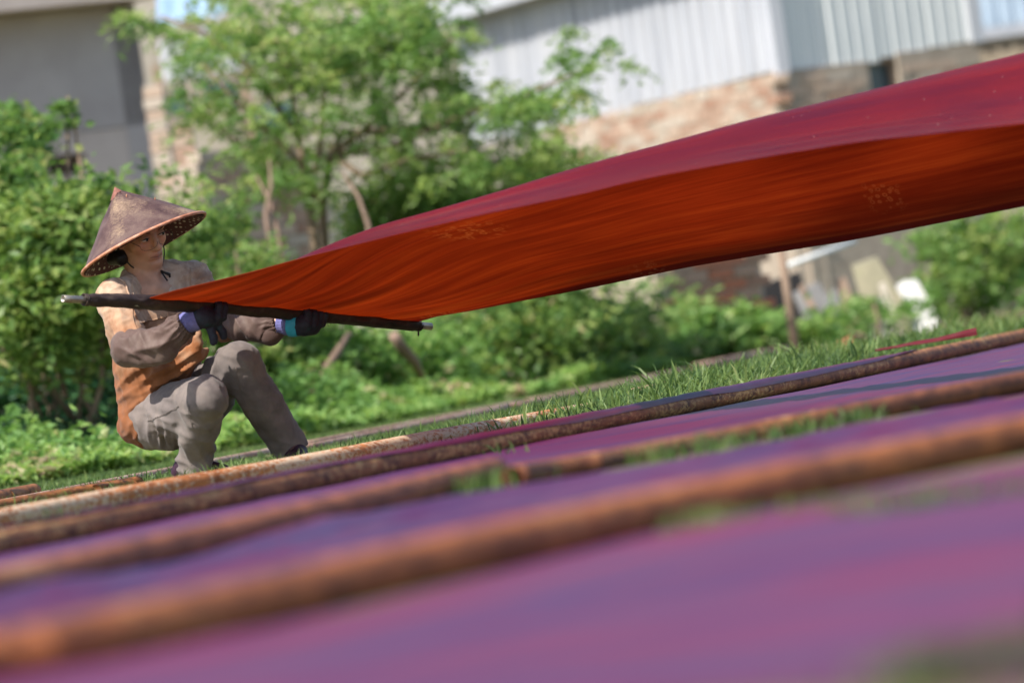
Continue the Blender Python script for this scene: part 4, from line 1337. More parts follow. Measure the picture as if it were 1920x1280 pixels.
# ------------------------------------------------------------------ carrying pole wrapped in the silk's end
M_steel = mat_mottle("bare_steel_tube", [(.3, (.22, .19, .16)), (.6, (.34, .31, .27)), (.75, (.20, .12, .07))], 14, .35, .15, .002, metal=.7)
M_wrap = mat_mottle("dark_stained_silk", [(.3, (.020, .013, .012)), (.55, (.042, .026, .022)), (.75, (.085, .06, .045))], 16, .5, .5, .004, scl=(1, 1, 1), dist=1.0)
pp = [pole_pt(x) for x in np.linspace(118, 808, 40)]
po = pipe("carrying_pole", pp, .0118, M_steel, "steel pole wrapped in dark silk held across the woman's body", group=None, wall=.0022, segs=20, sub=14)
po['category'] = "pole"
xs_ = np.linspace(163, 786, 160); n = 26; rows = []
for i, x in enumerate(xs_):
    c = pole_pt(x); e = min((x - 163) / 14, (786 - x) / 10, 1.0)
    r0 = .0145 + .0065 * e * np.interp(x, [163, 230, 330, 450, 700, 786], [.75, .9, 1.25, 1.15, .9, .7])
    tt = np.linspace(0, 2 * math.pi, n, endpoint=False)
    r = r0 * (1 + .16 * fbm(np.stack([np.cos(tt) * 1.5 + x * .01, np.sin(tt) * 1.5, tt * 0 + x * .05 + tt * .6], -1), 2)) + .003 * np.maximum(np.cos(tt - 1.4), 0)
    rows.append(c + poleN * (np.cos(tt) * r)[:, None] + poleU * (np.sin(tt) * r)[:, None])
wv = np.concatenate(rows); wf = grid_faces(len(xs_), n, True)
obj("silk_wrap", wv, wf, M_wrap, po)
# ties and frayed threads
for x in (160, 783):
    mb = MB(); c = pole_pt(x); tt = np.linspace(0, 2 * math.pi * 3, 60)
    mb.tube([c + poleN * math.cos(a) * .0175 + poleU * math.sin(a) * .0175 + poleD * (a * .0009 - .008) for a in tt], .0022, 6)
    if x == 783: mb.tube([c - poleU * .014, c - poleU * .022 + poleN * .004, c - poleU * .034 + poleD * .003], .0028, 6)
    mb.build("tie_cord", M_wrap, po, smooth=True)
for x, l in ((336, .018), (596, .035), (602, .03), (430, .015), (740, .012)):
    c = pole_pt(x) + poleN * .02
    mb = MB(); mb.tube([c, c + V(.4, -.3, -.2) * l, c + V(.6, -1.0, -.2) * l], .0006, 4)
    mb.build("loose_thread", M_wrap, po, smooth=True)

# ------------------------------------------------------------------ buildings behind the garden
def wpt(X_, Y_, Z_): return np.array([X_, Y_, Z_], float)
M_white_metal = mat_mottle("white_sheet_metal", [(.3, (.38, .40, .45)), (.55, (.50, .515, .56)), (.75, (.57, .575, .60))], 2.5, .42, .08, .003, scl=(1, 1, .2))
M_grey_metal = mat_mottle("grey_sheet_metal", [(.3, (.66, .69, .70)), (.7, (.76, .78, .78))], 2.5, .45, .08, .003, scl=(1, 1, .2))
M_blue_metal = mat_mottle("blue_grey_metal", [(.3, (.30, .38, .46)), (.7, (.38, .46, .54))], 2.5, .5, .08, .003)
M_mortar = mat_mottle("old_mortar", [(.3, (.30, .25, .20)), (.7, (.46, .39, .32))], 9, .95, .5, .01)
M_dark = mat_mottle("dark_interior_shade", [(.3, (.010, .010, .012)), (.7, (.025, .024, .026))], 5, .9, .2, .01)  # near black colour stands in for shade inside openings and a gap
M_conc = mat_mottle("pale_plaster", [(.3, (.36, .31, .25)), (.6, (.50, .45, .38)), (.8, (.58, .53, .46))], 1.6, .9, .3, .01)
M_grey_wall = mat_mottle("grey_brick_plaster", [(.3, (.36, .32, .315)), (.55, (.42, .38, .375)), (.75, (.47, .43, .42))], 2.2, .9, .4, .01)
M_lower_wall = mat_mottle("stained_lower_plaster", [(.3, (.46, .39, .36)), (.7, (.58, .50, .46))], 2.0, .9, .4, .01)
M_wood = mat_mottle("weathered_timber", [(.3, (.18, .12, .085)), (.7, (.38, .28, .21))], 9, .85, .5, .005, scl=(1, 1, .2))
M_bluetarp = mat_mottle("blue_tarp", [(.3, (.20, .32, .50)), (.7, (.34, .46, .62))], 5, .5, .3, .01)
m_, nt_, b_ = new_mat("window_glass"); b_.inputs["Base Color"].default_value = (.06, .10, .13, 1); b_.inputs["Roughness"].default_value = .12
M_glass = m_
def brick_mats():
    out = []
    for i, c in enumerate(((.46, .31, .23), (.54, .41, .32), (.40, .24, .17), (.50, .42, .34), (.56, .48, .40), (.50, .20, .12))):
        out.append(mat_mottle("brick_clay", [(.3, tuple(x * .75 for x in c)), (.7, c)], 14, .9, .4, .006))
    return out
M_bricks = brick_mats()

def unit_box_mesh(name, mat, sx, sy, sz, bev=.12):
    mb = MB(); mb.box((0, 0, 0), (sx / 2, 0, 0), (0, sy / 2, 0), (0, 0, sz / 2))
    me = mesh_data(name, np.concatenate(mb.v), mb.f, smooth=False); me.materials.append(mat)
    return me
BRICK_ME = [unit_box_mesh("brick", m, .232, .11, .062) for m in M_bricks]

def brick_face(parent, a, b, z0, z1, holes=(), seed=0, proud=.012, maxn=300, pal=(0, 0, 1, 1, 1, 2, 3, 3, 4)):
    """bricks in running bond on the face from a to b (xy); each brick an object under parent"""
    r = random.Random(seed)
    a, b = np.asarray(a, float), np.asarray(b, float)
    L = np.linalg.norm(b - a); d = (b - a) / L; n = np.array([d[1], -d[0]])
    ang = math.atan2(d[1], d[0]); rows = int((z1 - z0) / .075); cnt = 0
    po = np.array(parent.location)
    if parent.parent is not None: po = po + np.array(parent.parent.location)
    for k in range(rows - 1, -1, -1):
        z = z0 + .0375 + k * .075; off = .125 if k % 2 else 0
        x = off + .02
        while x + .12 < L and cnt < maxn:
            xc = x + .116
            if not any(h[0] < xc < h[1] and h[2] < z < h[3] for h in holes):
                o = bpy.data.objects.new("brick", BRICK_ME[r.choice(pal)])
                p = a + d * xc + n * (-.055 + proud + r.uniform(-.006, .008))
                o.location = Vector((p[0] - po[0], p[1] - po[1], z - po[2]))
                o.rotation_euler = (r.uniform(-.02, .02), r.uniform(-.02, .02), ang + r.uniform(-.02, .02))
                o.parent = parent; COL.objects.link(o); cnt += 1
            x += .25

def corrugated(name, parent, a, b, zb, zt, pitch, depth, mat, origin=None, jag=.03, seed=0):
    """one profiled sheet, top edge level, foot a little uneven; outward normal to the right of a->b"""
    a, b = np.asarray(a, float), np.asarray(b, float)
    L = np.linalg.norm(b - a); d = (b - a) / L; n = np.array([d[1], -d[0]])
    k = max(2, int(round(L / pitch))); xs_ = []; hs = []
    for i in range(k):
        for t, h in ((0, 0), (.18, 0), (.30, 1), (.80, 1), (.94, 0)):
            xs_.append((i + t) * L / k); hs.append(h * depth)
    xs_.append(L); hs.append(0)
    v = []
    zs = np.linspace(0, 1, 5)
    for t in zs:
        for x, h in zip(xs_, hs):
            p = a + d * x + n * (h + .004 * math.sin(t * 5 + x * 3 + seed))
            z0 = zb + jag * math.sin(x * 2 + seed) * .5
            v.append((p[0], p[1], z0 + (zt - z0) * t))
    v = np.array(v); f = grid_faces(len(zs), len(xs_))
    nb = np.array([n[0], n[1], 0]) * -.003
    N = len(v)
    m = len(xs_)
    foot = np.stack([np.arange(m - 1), np.arange(1, m), np.arange(1, m) + N, np.arange(m - 1) + N], 1)
    return obj(name, np.concatenate([v, v + nb]), np.concatenate([f, f[:, ::-1] + N, foot]), mat, parent, smooth=False)

# ---- metal clad shed on a brick base
K = np.array([2.245, 42.0]); LF = np.array([-.03, 47.8]); RT = np.array([3.79, 43.1])
shed = empty("metal_shed", (K[0], K[1], 0), "white corrugated metal shed on a weathered brick base behind the tree", "shed")
dl = (LF - K) / np.linalg.norm(LF - K); nl = np.array([-dl[1], dl[0]])
nl = nl if nl[1] < 0 or nl[0] < 0 else -nl
Lw = np.linalg.norm(LF - K)
cuts = np.linspace(0, 1, 8)
foot = [1.99, 1.98, 1.985, 1.97, 1.98, 1.965, 1.97]
for i in range(7):
    a = K + (LF - K) * cuts[i + 1]; b = K + (LF - K) * cuts[i]
    sh_ = nl * (.0 if i % 2 else .006)
    corrugated("metal_sheet", shed, a + sh_, b + sh_ + dl * -.0, foot[i], 3.62, .235, .10, M_white_metal, seed=i)
dr_ = (RT - K) / np.linalg.norm(RT - K); nr = np.array([dr_[1], -dr_[0]])
foot2 = [1.985, 2.0, 2.03, 2.06]
cuts = np.linspace(0, 1, 5)
for i in range(4):
    a = K + (RT - K) * cuts[i]; b = K + (RT - K) * cuts[i + 1]
    corrugated("metal_sheet", shed, a + nr * (.005 if i % 2 else 0), b + nr * (.005 if i % 2 else 0), foot2[i], 3.62, .118, .012, M_grey_metal, seed=i + 9)
mb = MB()
mb.box((K[0], K[1] - .02, 2.8), (.045, .02, 0), (-.02, .05, 0), (0, 0, .83))
mb.build("corner_flashing", M_white_metal, shed)
mb = MB(); c = RT; mb.box((c[0], c[1] - .01, 2.85), (.05, .03, 0), (-.02, .05, 0), (0, 0, .80)); mb.build("corner_flashing", M_white_metal, shed)
# eave trim along the left face and roof
mb = MB(); mid = (K + LF) / 2 + nl * .20
mb.box((mid[0], mid[1], 3.10), (*(dl * (Lw / 2 + .1)), 0), (*(nl * .13), 0), (0, 0, .10)); 
mb.build("eave_trim", M_white_metal, shed)
mb = MB()
ins = K + (LF - K) / 2 + (RT - K) / 2
mb.box((ins[0], ins[1], 3.66), (*(dl * (Lw / 2 + .15)), 0), (*(dr_ * 1.15), 0), (0, 0, .03))
mb.build("roof", M_grey_metal, shed)
# brick base
BL = K + dl * 4.55
mb = MB()
nin_l, nin_r = -nl, -nr
th = .24
mb.box(((K + BL)[0] / 2 + nin_l[0] * (th / 2 - .085), (K + BL)[1] / 2 + nin_l[1] * (th / 2 - .085), 1.0), (*((BL - K) / 2), 0), (*(nin_l * th / 2), 0), (0, 0, 1.0))
wl = mb.build("brick_wall", M_mortar, shed)
brick_face(wl, BL - nin_l * .085, K - nin_l * .085, .78, 1.98, seed=3, proud=.006, maxn=290)
wx = 1.02  # window centre along right face
mb = MB()
def rseg(t0, t1, z0, z1):
    c = K + dr_ * (t0 + t1) / 2 + nin_r * (th / 2 - .03)
    mb.box((c[0], c[1], (z0 + z1) / 2), (*(dr_ * (t1 - t0) / 2), 0), (*(nin_r * th / 2), 0), (0, 0, (z1 - z0) / 2))
Lr = np.linalg.norm(RT - K)
rseg(.0, .80, 0, 2.0); rseg(1.10, Lr, 0, 2.04); rseg(.80, 1.10, 0, 1.55)
wr_ = mb.build("brick_wall", M_mortar, shed)
brick_face(wr_, K - nin_r * .03, RT - nin_r * .03, .9, 2.02, holes=((.70, 1.2, 1.5, 2.1),), seed=5, maxn=200)
c = K + dr_ * .95 + nin_r * .10
mb = MB()
for t, z, hx, hz in ((.812, 1.78, .010, .23), (1.088, 1.78, .010, .23), (.95, 1.57, .147, .02), (.95, 1.995, .147, .02)):
    q = K + dr_ * t + nin_r * .06
    mb.box((q[0], q[1], z), (*(dr_ * hx), 0), (*(nin_r * .03), 0), (0, 0, hz))
wf_ = mb.build("window", M_wood, shed)
mb = MB(); mb.box((c[0], c[1], 1.78), (*(dr_ * .126), 0), (*(nin_r * .004), 0), (0, 0, .195)); mb.build("pane", M_glass, wf_)
# doorway left of the brick base, its shade a dark coloured panel
DO = BL + dl * 1.7
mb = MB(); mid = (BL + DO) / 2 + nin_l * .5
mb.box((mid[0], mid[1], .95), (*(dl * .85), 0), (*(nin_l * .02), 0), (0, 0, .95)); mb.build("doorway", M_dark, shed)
mb = MB(); mid = BL + dl * .04 + nin_l * .25
mb.box((mid[0], mid[1], .95), (*(dl * .05), 0), (*(nin_l * .3), 0), (0, 0, .95)); mb.build("door_jamb", M_wood, shed)

# ---- blue grey building beyond
bb = empty("blue_building", (5.2, 52, 0), "blue grey sheet metal building beyond the shed's right corner", "building")
for i in range(4):
    corrugated("metal_sheet", bb, (4.0 + i * .9, 51.2 + i * .1), (4.9 + i * .9, 51.3 + i * .1), 2.45, 4.6, .16, .02, M_blue_metal, seed=i)
mb = MB(); mb.box((5.8, 51.6, 1.2), (1.8, .2, 0), (0, .12, 0), (0, 0, 1.2)); mb.build("wall", M_mortar, bb)
mb = MB(); mb.box((5.9, 51.0, 2.42), (1.7, .19, 0), (0, .30, 0), (0, 0, .05)); mb.build("canopy", M_white_metal, bb)

# ---- grey plastered house on the left
HX = -2.30; HY = 40.0
house = empty("grey_house", (-4.5, HY, 0), "grey plastered house with flat eave at the far left", "house")
ang = .55
hd = np.array([math.cos(ang), math.sin(ang)])   # wall recedes to the right
HR_ = np.array([HX, HY]); HLf = HR_ - hd * 3.4; hn = np.array([hd[1], -hd[0]])
def wallseg(a, b, z0, z1, th, mat, name, par, off=0):
    mb = MB(); n = np.array([(b - a)[1], -(b - a)[0]]); n = n / np.linalg.norm(n)
    m = (a + b) / 2 - n * (th / 2 - off)
    mb.box((m[0], m[1], (z0 + z1) / 2), (*((b - a) / 2), 0), (*(n * th / 2), 0), (0, 0, (z1 - z0) / 2))
    return mb.build(name, mat, par)
wallseg(HLf, HR_, 2.17, 3.02, .25, M_grey_wall, "upper_wall", house)
# lower wall with a barred opening
w0, w1 = 2.55, 2.86
wallseg(HLf, HLf + hd * w0, 0, 2.165, .22, M_lower_wall, "lower_wall", house, -.01)
wallseg(HLf + hd * w1, HR_ - hd * .01, 0, 2.165, .22, M_lower_wall, "lower_wall", house, -.01)
wallseg(HLf + hd * w0, HLf + hd * w1, 0, 1.88, .22, M_lower_wall, "lower_wall", house, -.012)
wallseg(HLf + hd * w0, HLf + hd * w1, 2.02, 2.165, .22, M_lower_wall, "lower_wall", house, -.012)
wn_ = wallseg(HLf + hd * w0, HLf + hd * w1, 1.86, 2.04, .02, M_dark, "window", house, -.2)  # dark panel's colour stands in for the unlit inside
for t in np.linspace(w0 + .04, w1 - .04, 6):
    mb = MB(); p = HLf + hd * t - hn * .08
    mb.tube([(p[0], p[1], 1.86), (p[0], p[1], 2.04)], .008, 6); mb.build("window_bar", M_wood, wn_, smooth=True)
e0, e1 = HLf - hd * .1, HR_ + hd * .02
mb = MB(); m = (e0 + e1) / 2 + hn * .05
mb.box((m[0], m[1], 3.10), (*((e1 - e0) / 2), 0), (*(hn * .30), 0), (0, 0, .07)); mb.build("eave_slab", M_lower_wall, house)
mb = MB(); mb.box((m[0], m[1] + .1, 3.6), (*((e1 - e0) / 2), 0), (*(hn * .22), 0), (0, 0, .43)); mb.build("parapet", M_grey_wall, house)
wallseg(HR_, HR_ + np.array([-hd[1], hd[0]]) * 3.0, 0, 3.02, .2, M_grey_wall, "side_wall", house)

# ---- brick piers and the broken wall between the house and the shed
def pier(x0, x1, ytop, d, label, mat, seed, yb=380):
    a, b = P(x0, 300, d), P(x1, 300, d); zt = P((x0 + x1) / 2, ytop, d)[2]
    t = empty("brick_pier", ((a[0] + b[0]) / 2, d, 0), label, "pier", "brick piers beside the grey house")
    w = b[0] - a[0]
    mb = MB(); mb.box(((a[0] + b[0]) / 2, d + .15, zt / 2), (w / 2, 0, 0), (0, .13, 0), (0, 0, zt / 2)); mb.build("core", mat, t)
    r = random.Random(seed); n = int(zt / .075)
    for k in range(n):
        o = bpy.data.objects.new("brick", BRICK_ME[r.choice((0, 1, 3, 4) if seed == 1 else (0, 0, 2, 1))])
        o.scale = (w / .232 * r.uniform(.94, 1.04), 1.0, 1.05)
        o.location = (r.uniform(-.006, .006), .065 + r.uniform(-.008, .008), .04 + k * .075)
        o.rotation_euler = (0, 0, r.uniform(-.03, .03)); o.parent = t; COL.objects.link(o)
pier(286, 322, 158, 38.2, "tall pale plastered pier at the grey house's right corner", M_conc, 1)
pier(330, 366, 228, 37.6, "shorter orange brick pier beside the pale pier", M_mortar, 2)
def rubble_wall(x0, x1, yt, d, label, seed, pal=(0, 1, 2, 3)):
    a, b = P(x0, yt, d), P(x1, yt, d + .8); zt = a[2]
    t = empty("broken_wall", ((a[0] + b[0]) / 2, d + .4, 0), label, "wall")
    wallseg(a[:2], b[:2], 0, zt - .05, .2, M_mortar, "core", t)
    brick_face(t, a[:2], b[:2], max(.2, zt - 1.1), zt + .03, seed=seed, maxn=140, pal=pal)
rubble_wall(366, 560, 292, 36.5, "broken low brick wall behind the tree's trunk", 11)
rubble_wall(1225, 1425, 492, 35.2, "low red brick wall under the stretched silk", 13, (5, 5, 0, 5, 2))
# pale backdrop building with white lean-to sheets
back = empty("pale_building", (-.6, 55, 0), "pale plastered building seen in gaps of the tree", "building")
wallseg(np.array([-4.0, 54.0]), np.array([3.0, 56.0]), 0, 5.0, .3, M_conc, "wall", back)
for i, (x0, x1, y0, y1) in enumerate(((300, 360, 170, 215), (375, 450, 150, 200), (470, 560, 190, 250))):
    a, b = P(x0, y0, 53.6), P(x1, y1, 53.6)
    mb = MB(); mb.box(((a[0] + b[0]) / 2, 53.9, (a[2] + b[2]) / 2), ((b[0] - a[0]) / 2, 0, 0), (0, .04, 0), (0, 0, abs(a[2] - b[2]) / 2))
    f_ = mb.build("window", M_wood, back)
    mb = MB(); mb.box(((a[0] + b[0]) / 2, 53.85, (a[2] + b[2]) / 2), ((b[0] - a[0]) / 2 - .03, 0, 0), (0, .01, 0), (0, 0, abs(a[2] - b[2]) / 2 - .03)); mb.build("pane", M_glass, f_)
lean = empty("lean_to", (*P(370, 200, 46)[:2], 0), "small white corrugated lean-to beside the grey house", "shed")
a, b = P(300, 110, 46), P(470, 110, 46)
corrugated("metal_sheet", lean, a[:2], (a[:2] + b[:2]) / 2, P(350, 150, 46)[2], P(350, 70, 46)[2], .14, .03, M_white_metal, seed=2)
corrugated("metal_sheet", lean, (a[:2] + b[:2]) / 2, b[:2], P(420, 135, 46)[2], P(420, 40, 46)[2], .14, .03, M_white_metal, seed=3)
for x in (305, 465):
    p = P(x, 200, 46.1); zt = P(x, 120, 46)[2]
    mb = MB(); mb.box((p[0], p[1], zt / 2), (.04, 0, 0), (0, .04, 0), (0, 0, zt / 2)); mb.build("post", M_wood, lean)
tp = P(350, 8, 45)
mb = MB(); v = []
nx, ny = 16, 10
for i in range(nx):
    for j in range(ny):
        v.append((tp[0] - .25 + .55 * i / 15, 45.0 + .5 * j / 9, tp[2] - .12 + .25 * j / 9 + .02 * math.sin(i * 1.3) + .015 * math.sin(j * 2 + i)))
v = np.array(v)
o = obj("tarp", np.concatenate([v, v - [0, 0, .004]]), np.concatenate([grid_faces(nx, ny), grid_faces(nx, ny)[:, ::-1] + nx * ny]), M_bluetarp)
tag(o, "blue tarp on the roof line right of the grey house", "tarp")

# ---- rubbish heap under the silk, right
def slab(name, pts, d, thick, mat, label, cat, lean_y=.25, group=None):
    """board outlined in photo pixels, leaning back"""
    pts3 = []
    zs = [P(x, y, d)[2] for x, y in pts]; z0 = min(zs)
    for (x, y), z in zip(pts, zs):
        dd = d + (z - z0) * lean_y; pts3.append(P(x, y, dd))
    pts3 = np.array(pts3); off = max(0, 0)
    pts3[:, 2] -= max(0, pts3[:, 2].min() - .0) if pts3[:, 2].min() > .02 else 0
    n = len(pts3); back_ = pts3 + np.array([0, thick, thick * .2])
    f = [tuple(range(n)), tuple(range(2 * n - 1, n - 1, -1))] + [((i + 1) % n, i, i + n, (i + 1) % n + n) for i in range(n)]
    o = obj(name, np.concatenate([pts3, back_]), f, mat, smooth=False)
    return tag(o, label, cat, group)
M_slate = mat_mottle("grey_asbestos_board", [(.3, (.14, .14, .145)), (.7, (.26, .255, .25))], 6, .9, .4, .01)
M_mossy = mat_mottle("mossy_concrete", [(.3, (.20, .19, .13)), (.6, (.32, .29, .20)), (.8, (.22, .24, .12))], 5, .9, .4, .01)
M_whitesack = mat_mottle("white_woven_sack", [(.3, (.50, .49, .48)), (.7, (.66, .65, .64))], 8, .8, .4, .01)
slab("leaning_board", [(1478, 500), (1528, 478), (1590, 566), (1596, 588), (1500, 545)], 36.0, .03, M_slate, "grey board leaning in the heap right of the wooden post", "board", .3)
slab("leaning_plank", [(1560, 476), (1578, 470), (1616, 580), (1596, 590)], 35.6, .04, M_wood, "pale timber plank leaning before the grey board", "plank", .3)
slab("leaning_slab", [(1592, 462), (1640, 446), (1712, 560), (1690, 588), (1622, 570)], 36.2, .06, M_mossy, "mossy beige concrete slab leaning beside the white sack", "slab", .3)
slab("leaning_slab", [(1610, 540), (1650, 524), (1674, 590), (1622, 600)], 35.3, .07, M_slate, "small grey broken slab at the foot of the mossy slab", "slab", .2)
slab("leaning_board", [(1405, 470), (1490, 440), (1530, 560), (1430, 590)], 37.2, .03, M_dark, "black panel added for the dark gap behind the wooden post", "board", .1)  # added panel, its black paints the shade of a gap
slab("sack", [(1672, 466), (1690, 456), (1712, 454), (1732, 488), (1748, 526), (1736, 540), (1702, 546), (1686, 510)], 36.2, .14, M_whitesack, "white woven sack slumped on top of the rubbish heap", "sack", .35)
for i, (q, m, lb) in enumerate((
        ([(1490, 488), (1500, 482), (1560, 590), (1545, 596)], M_wood, "narrow timber batten lying across the grey board"),
        ([(1636, 452), (1648, 446), (1682, 540), (1668, 546)], M_conc, "pale batten resting on the mossy slab"),
        ([(1440, 560), (1530, 540), (1536, 552), (1446, 574)], M_wood, "short plank lying flat behind the post"),
        ([(1540, 530), (1560, 500), (1600, 596), (1570, 606)], M_slate, "small grey board stuck between the planks"))):
    slab("leaning_plank", q, 35.4 - .12 * i, .035, m, lb, "plank", .3)
r_b = random.Random(4)
for i, (x, y) in enumerate(((1250, 560), (1290, 552), (1330, 566), (1372, 560), (1415, 575))):
    o = bpy.data.objects.new("loose_brick", BRICK_ME[(0, 2, 2, 0, 1, 2, 3)[i]])
    p = P(x, y, 34.3); o.location = (p[0], p[1], .06); o.rotation_euler = (r_b.uniform(-.3, .3), r_b.uniform(-.4, .4), r_b.uniform(0, 3)); o.scale = (1.1, 1.3, 1.5)
    COL.objects.link(o); tag(o, ("leftmost loose brick lying in the weeds below the low brick wall", "second loose brick from the left below the low brick wall", "third loose brick from the left below the low brick wall", "fourth loose brick just left of the wooden post", "loose paler brick lying right at the wooden post", "loose red brick at the foot of the mossy slab", "loose brick lying below the white sack")[i], "brick", "loose bricks before the rubbish heap")
mb = MB(); p0 = P(1491, 655, 33.2); p0[2] = 0; p1 = P(1463, 462, p0[1])
mb.tube([p0 + [0, 0, -.1], seg_pt(p0, p1, .5) + [.004, 0, 0], p1], [.030, .027, .024], 9, jit=.1)
tag(mb.build("wooden_post", M_wood, smooth=True), "slim leaning wooden post below the stretched silk", "post")
mb = MB(); a, b = P(1478, 498, 35.4), P(1604, 452, 35.9)
mb.tube([a, (a + b) / 2, b], .018, 8)
tag(mb.build("metal_rod", M_grey_metal, smooth=True), "pale rod lying slantwise across the leaning boards", "rod")
slab("clay_tile", [(1548, 590), (1592, 584), (1596, 606), (1554, 614)], 34.6, .04, M_bricks[5], "red clay tile lying at the foot of the heap", "tile", .8)

# ------------------------------------------------------------------ vegetation
G1 = [(0.0, (.040, .105, .028)), (.35, (.120, .225, .060)), (.65, (.215, .320, .090)), (.88, (.33, .40, .13)), (1.0, (.48, .40, .21))]
G2 = [(0.0, (.070, .155, .042)), (.4, (.155, .280, .075)), (.75, (.28, .39, .115)), (.92, (.39, .44, .16)), (1.0, (.55, .44, .28))]
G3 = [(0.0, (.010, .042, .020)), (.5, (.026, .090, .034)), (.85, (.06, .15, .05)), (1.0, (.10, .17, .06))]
G4 = [(0.0, (.075, .175, .045)), (.5, (.17, .31, .08)), (.85, (.28, .41, .115)), (1.0, (.52, .40, .27))]
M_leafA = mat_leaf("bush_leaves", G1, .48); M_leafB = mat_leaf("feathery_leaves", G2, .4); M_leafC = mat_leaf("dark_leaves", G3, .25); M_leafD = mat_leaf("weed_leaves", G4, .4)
M_bark = mat_mottle("grey_brown_bark", [(.3, (.12, .085, .055)), (.7, (.30, .22, .155))], 12, .9, .6, .01, scl=(1, 1, .3))

def leaves(centers, normals_, L, Wd, r, droop=.25, up=.5):
    """folded four point leaves; arrays of centres; L,Wd arrays"""
    n = len(centers)
    d = r.normal(size=(n, 3)); d[:, 2] = d[:, 2] * .5 - droop; d /= np.linalg.norm(d, axis=1, keepdims=True)
    nn = r.normal(size=(n, 3)) * (1 - up) + np.array([0, 0, up]) + normals_ * .35
    nn -= d * (nn * d).sum(1, keepdims=True); nn /= np.linalg.norm(nn, axis=1, keepdims=True) + 1e-9
    s = np.cross(d, nn)
    L = L[:, None]; Wd = Wd[:, None]
    base = centers - d * L * .5; tip = centers + d * L * .5 - nn * L * .08
    a = centers - d * L * .05 + s * Wd * .5 + nn * Wd * .12; b = centers - d * L * .05 - s * Wd * .5 + nn * Wd * .12
    v = np.stack([base, a, tip, b], 1).reshape(-1, 3)
    i = np.arange(n) * 4
    f = np.concatenate([np.stack([i, i + 1, i + 2], 1), np.stack([i, i + 2, i + 3], 1)])
    return v, f

def blob_points(ells, n, r, clump=26, cs=.35):
    """leaf centres gathered in clumps spread through ellipsoids"""
    out, nr_ = [], []
    vol = np.array([e[1][0] * e[1][1] * e[1][2] for e in ells]); k = np.maximum((vol / vol.sum() * n / clump).astype(int), 3)
    for (c, rad), kk in zip(ells, k):
        d = r.normal(size=(kk, 3)); d /= np.linalg.norm(d, axis=1, keepdims=True)
        rr = r.random(kk) ** .5 * r.uniform(.6, 1.5, kk)
        cc = np.array(c) + d * np.array(rad) * rr[:, None]
        sz = np.mean(rad) * cs * (0.6 + .8 * r.random(kk))
        p = cc[:, None] + r.normal(size=(kk, clump, 3)) * sz[:, None, None] * .55 * np.array([1, 1, .7])
        out.append(p.reshape(-1, 3)); nr_.append(np.repeat(d, clump, 0))
    return np.concatenate(out), np.concatenate(nr_)

def bush(name, ells, n, L, Wd, mat, label, cat, base, seed, group=None, stems=4, droop=.25, up=.5, clump=26, cs=.35, stem_r=.02, parts=("stem", "crown")):
    name = cat if cat in ('weeds', 'vine', 'thicket') else name
    r = np.random.default_rng(seed)
    base = np.array(base, float)
    t = empty(name, base, label, cat, group)
    p, nr_ = blob_points(ells, n, r, clump, cs)
    ok = p[:, 2] > .02; p, nr_ = p[ok], nr_[ok]
    k = len(p)
    clumpv = np.repeat(r.random(k // clump + 1), clump)[:k]
    v, f = leaves(p, nr_, L * r.uniform(.6, 1.3, k), Wd * r.uniform(.6, 1.3, k), r, droop, up)
    rnd = np.clip(.55 * clumpv + .45 * r.random(k), 0, 1)
    o = obj(parts[1], v, f, mat, t, attrs={"rnd": np.repeat(rnd, 4)}, smooth=False)
    for i in range(stems):
        e = ells[r.integers(len(ells))]
        tip = np.array(e[0]) + r.normal(size=3) * np.array(e[1]) * .35
        b0 = base + np.array([r.normal() * .06, r.normal() * .06, -.02])
        mid = seg_pt(b0, tip, .5) + r.normal(size=3) * .06
        mb = MB(); mb.tube([b0, seg_pt(b0, mid, .5) + r.normal(size=3) * .02, mid, tip], [stem_r, stem_r * .85, stem_r * .65, stem_r * .3], 6)
        mb.build(parts[0], M_bark, t, smooth=True)
    return t

def E(px, py, d, rx, ry, rz): return (P(px, py, d), (rx, ry, rz))
def B(px, d): p = P(px, 700, d); return (p[0], d, 0)
BG = "bushes growing along the garden's edge"
bush("bush", [E(20, 370, 27, .22, .3, .30), E(150, 430, 26.6, .22, .3, .26), E(40, 480, 26.6, .26, .3, .28), E(120, 560, 26.4, .30, .3, .18)], 9000, .075, .036, M_leafA,
     "tall leafy green bush standing before the grey house's wall", "bush", B(90, 26.8), 21, BG, 7, cs=.42)
bush("bush", [E(60, 270, 28.5, .10, .2, .14), E(130, 190, 28.5, .05, .1, .10), E(15, 240, 28.5, .10, .2, .14)], 800, .075, .036, M_leafB,
     "thin light green sapling rising above the tall leafy bush", "bush", B(100, 28.4), 22, BG, 3, cs=.5)
bush("bush", [E(190, 620, 26.8, .28, .3, .22), E(30, 640, 26.5, .25, .3, .25), E(250, 500, 27.5, .25, .3, .45)], 3500, .07, .034, M_leafA,
     "drooping green bush right behind the woman's back", "bush", B(200, 27), 23, BG, 4, cs=.42)
bush("bush", [E(90, 760, 27.8, .42, .25, .26), E(230, 740, 28.0, .30, .25, .28), E(-40, 720, 27.8, .35, .25, .3), E(60, 620, 28.6, .6, .3, .4), E(180, 800, 26.6, .3, .2, .12), E(40, 820, 26.4, .3, .2, .12)], 6200, .075, .04, M_leafC,  # dark greens put the shade under the bush into the leaf colour
     "thicket underneath the tall leafy bush, its leaves coloured dark for shade", "thicket", B(90, 28.8), 24, BG, 6, cs=.5)
bush("bush", [E(130, 880, 23.8, .32, .25, .09), E(20, 900, 23.2, .25, .25, .09), E(240, 862, 24.2, .22, .25, .06)], 3400, .055, .034, M_leafD,
     "low bright green weeds on the lawn behind the short dark pipe", "weeds", B(120, 23.9), 25, BG, 0, cs=.5)
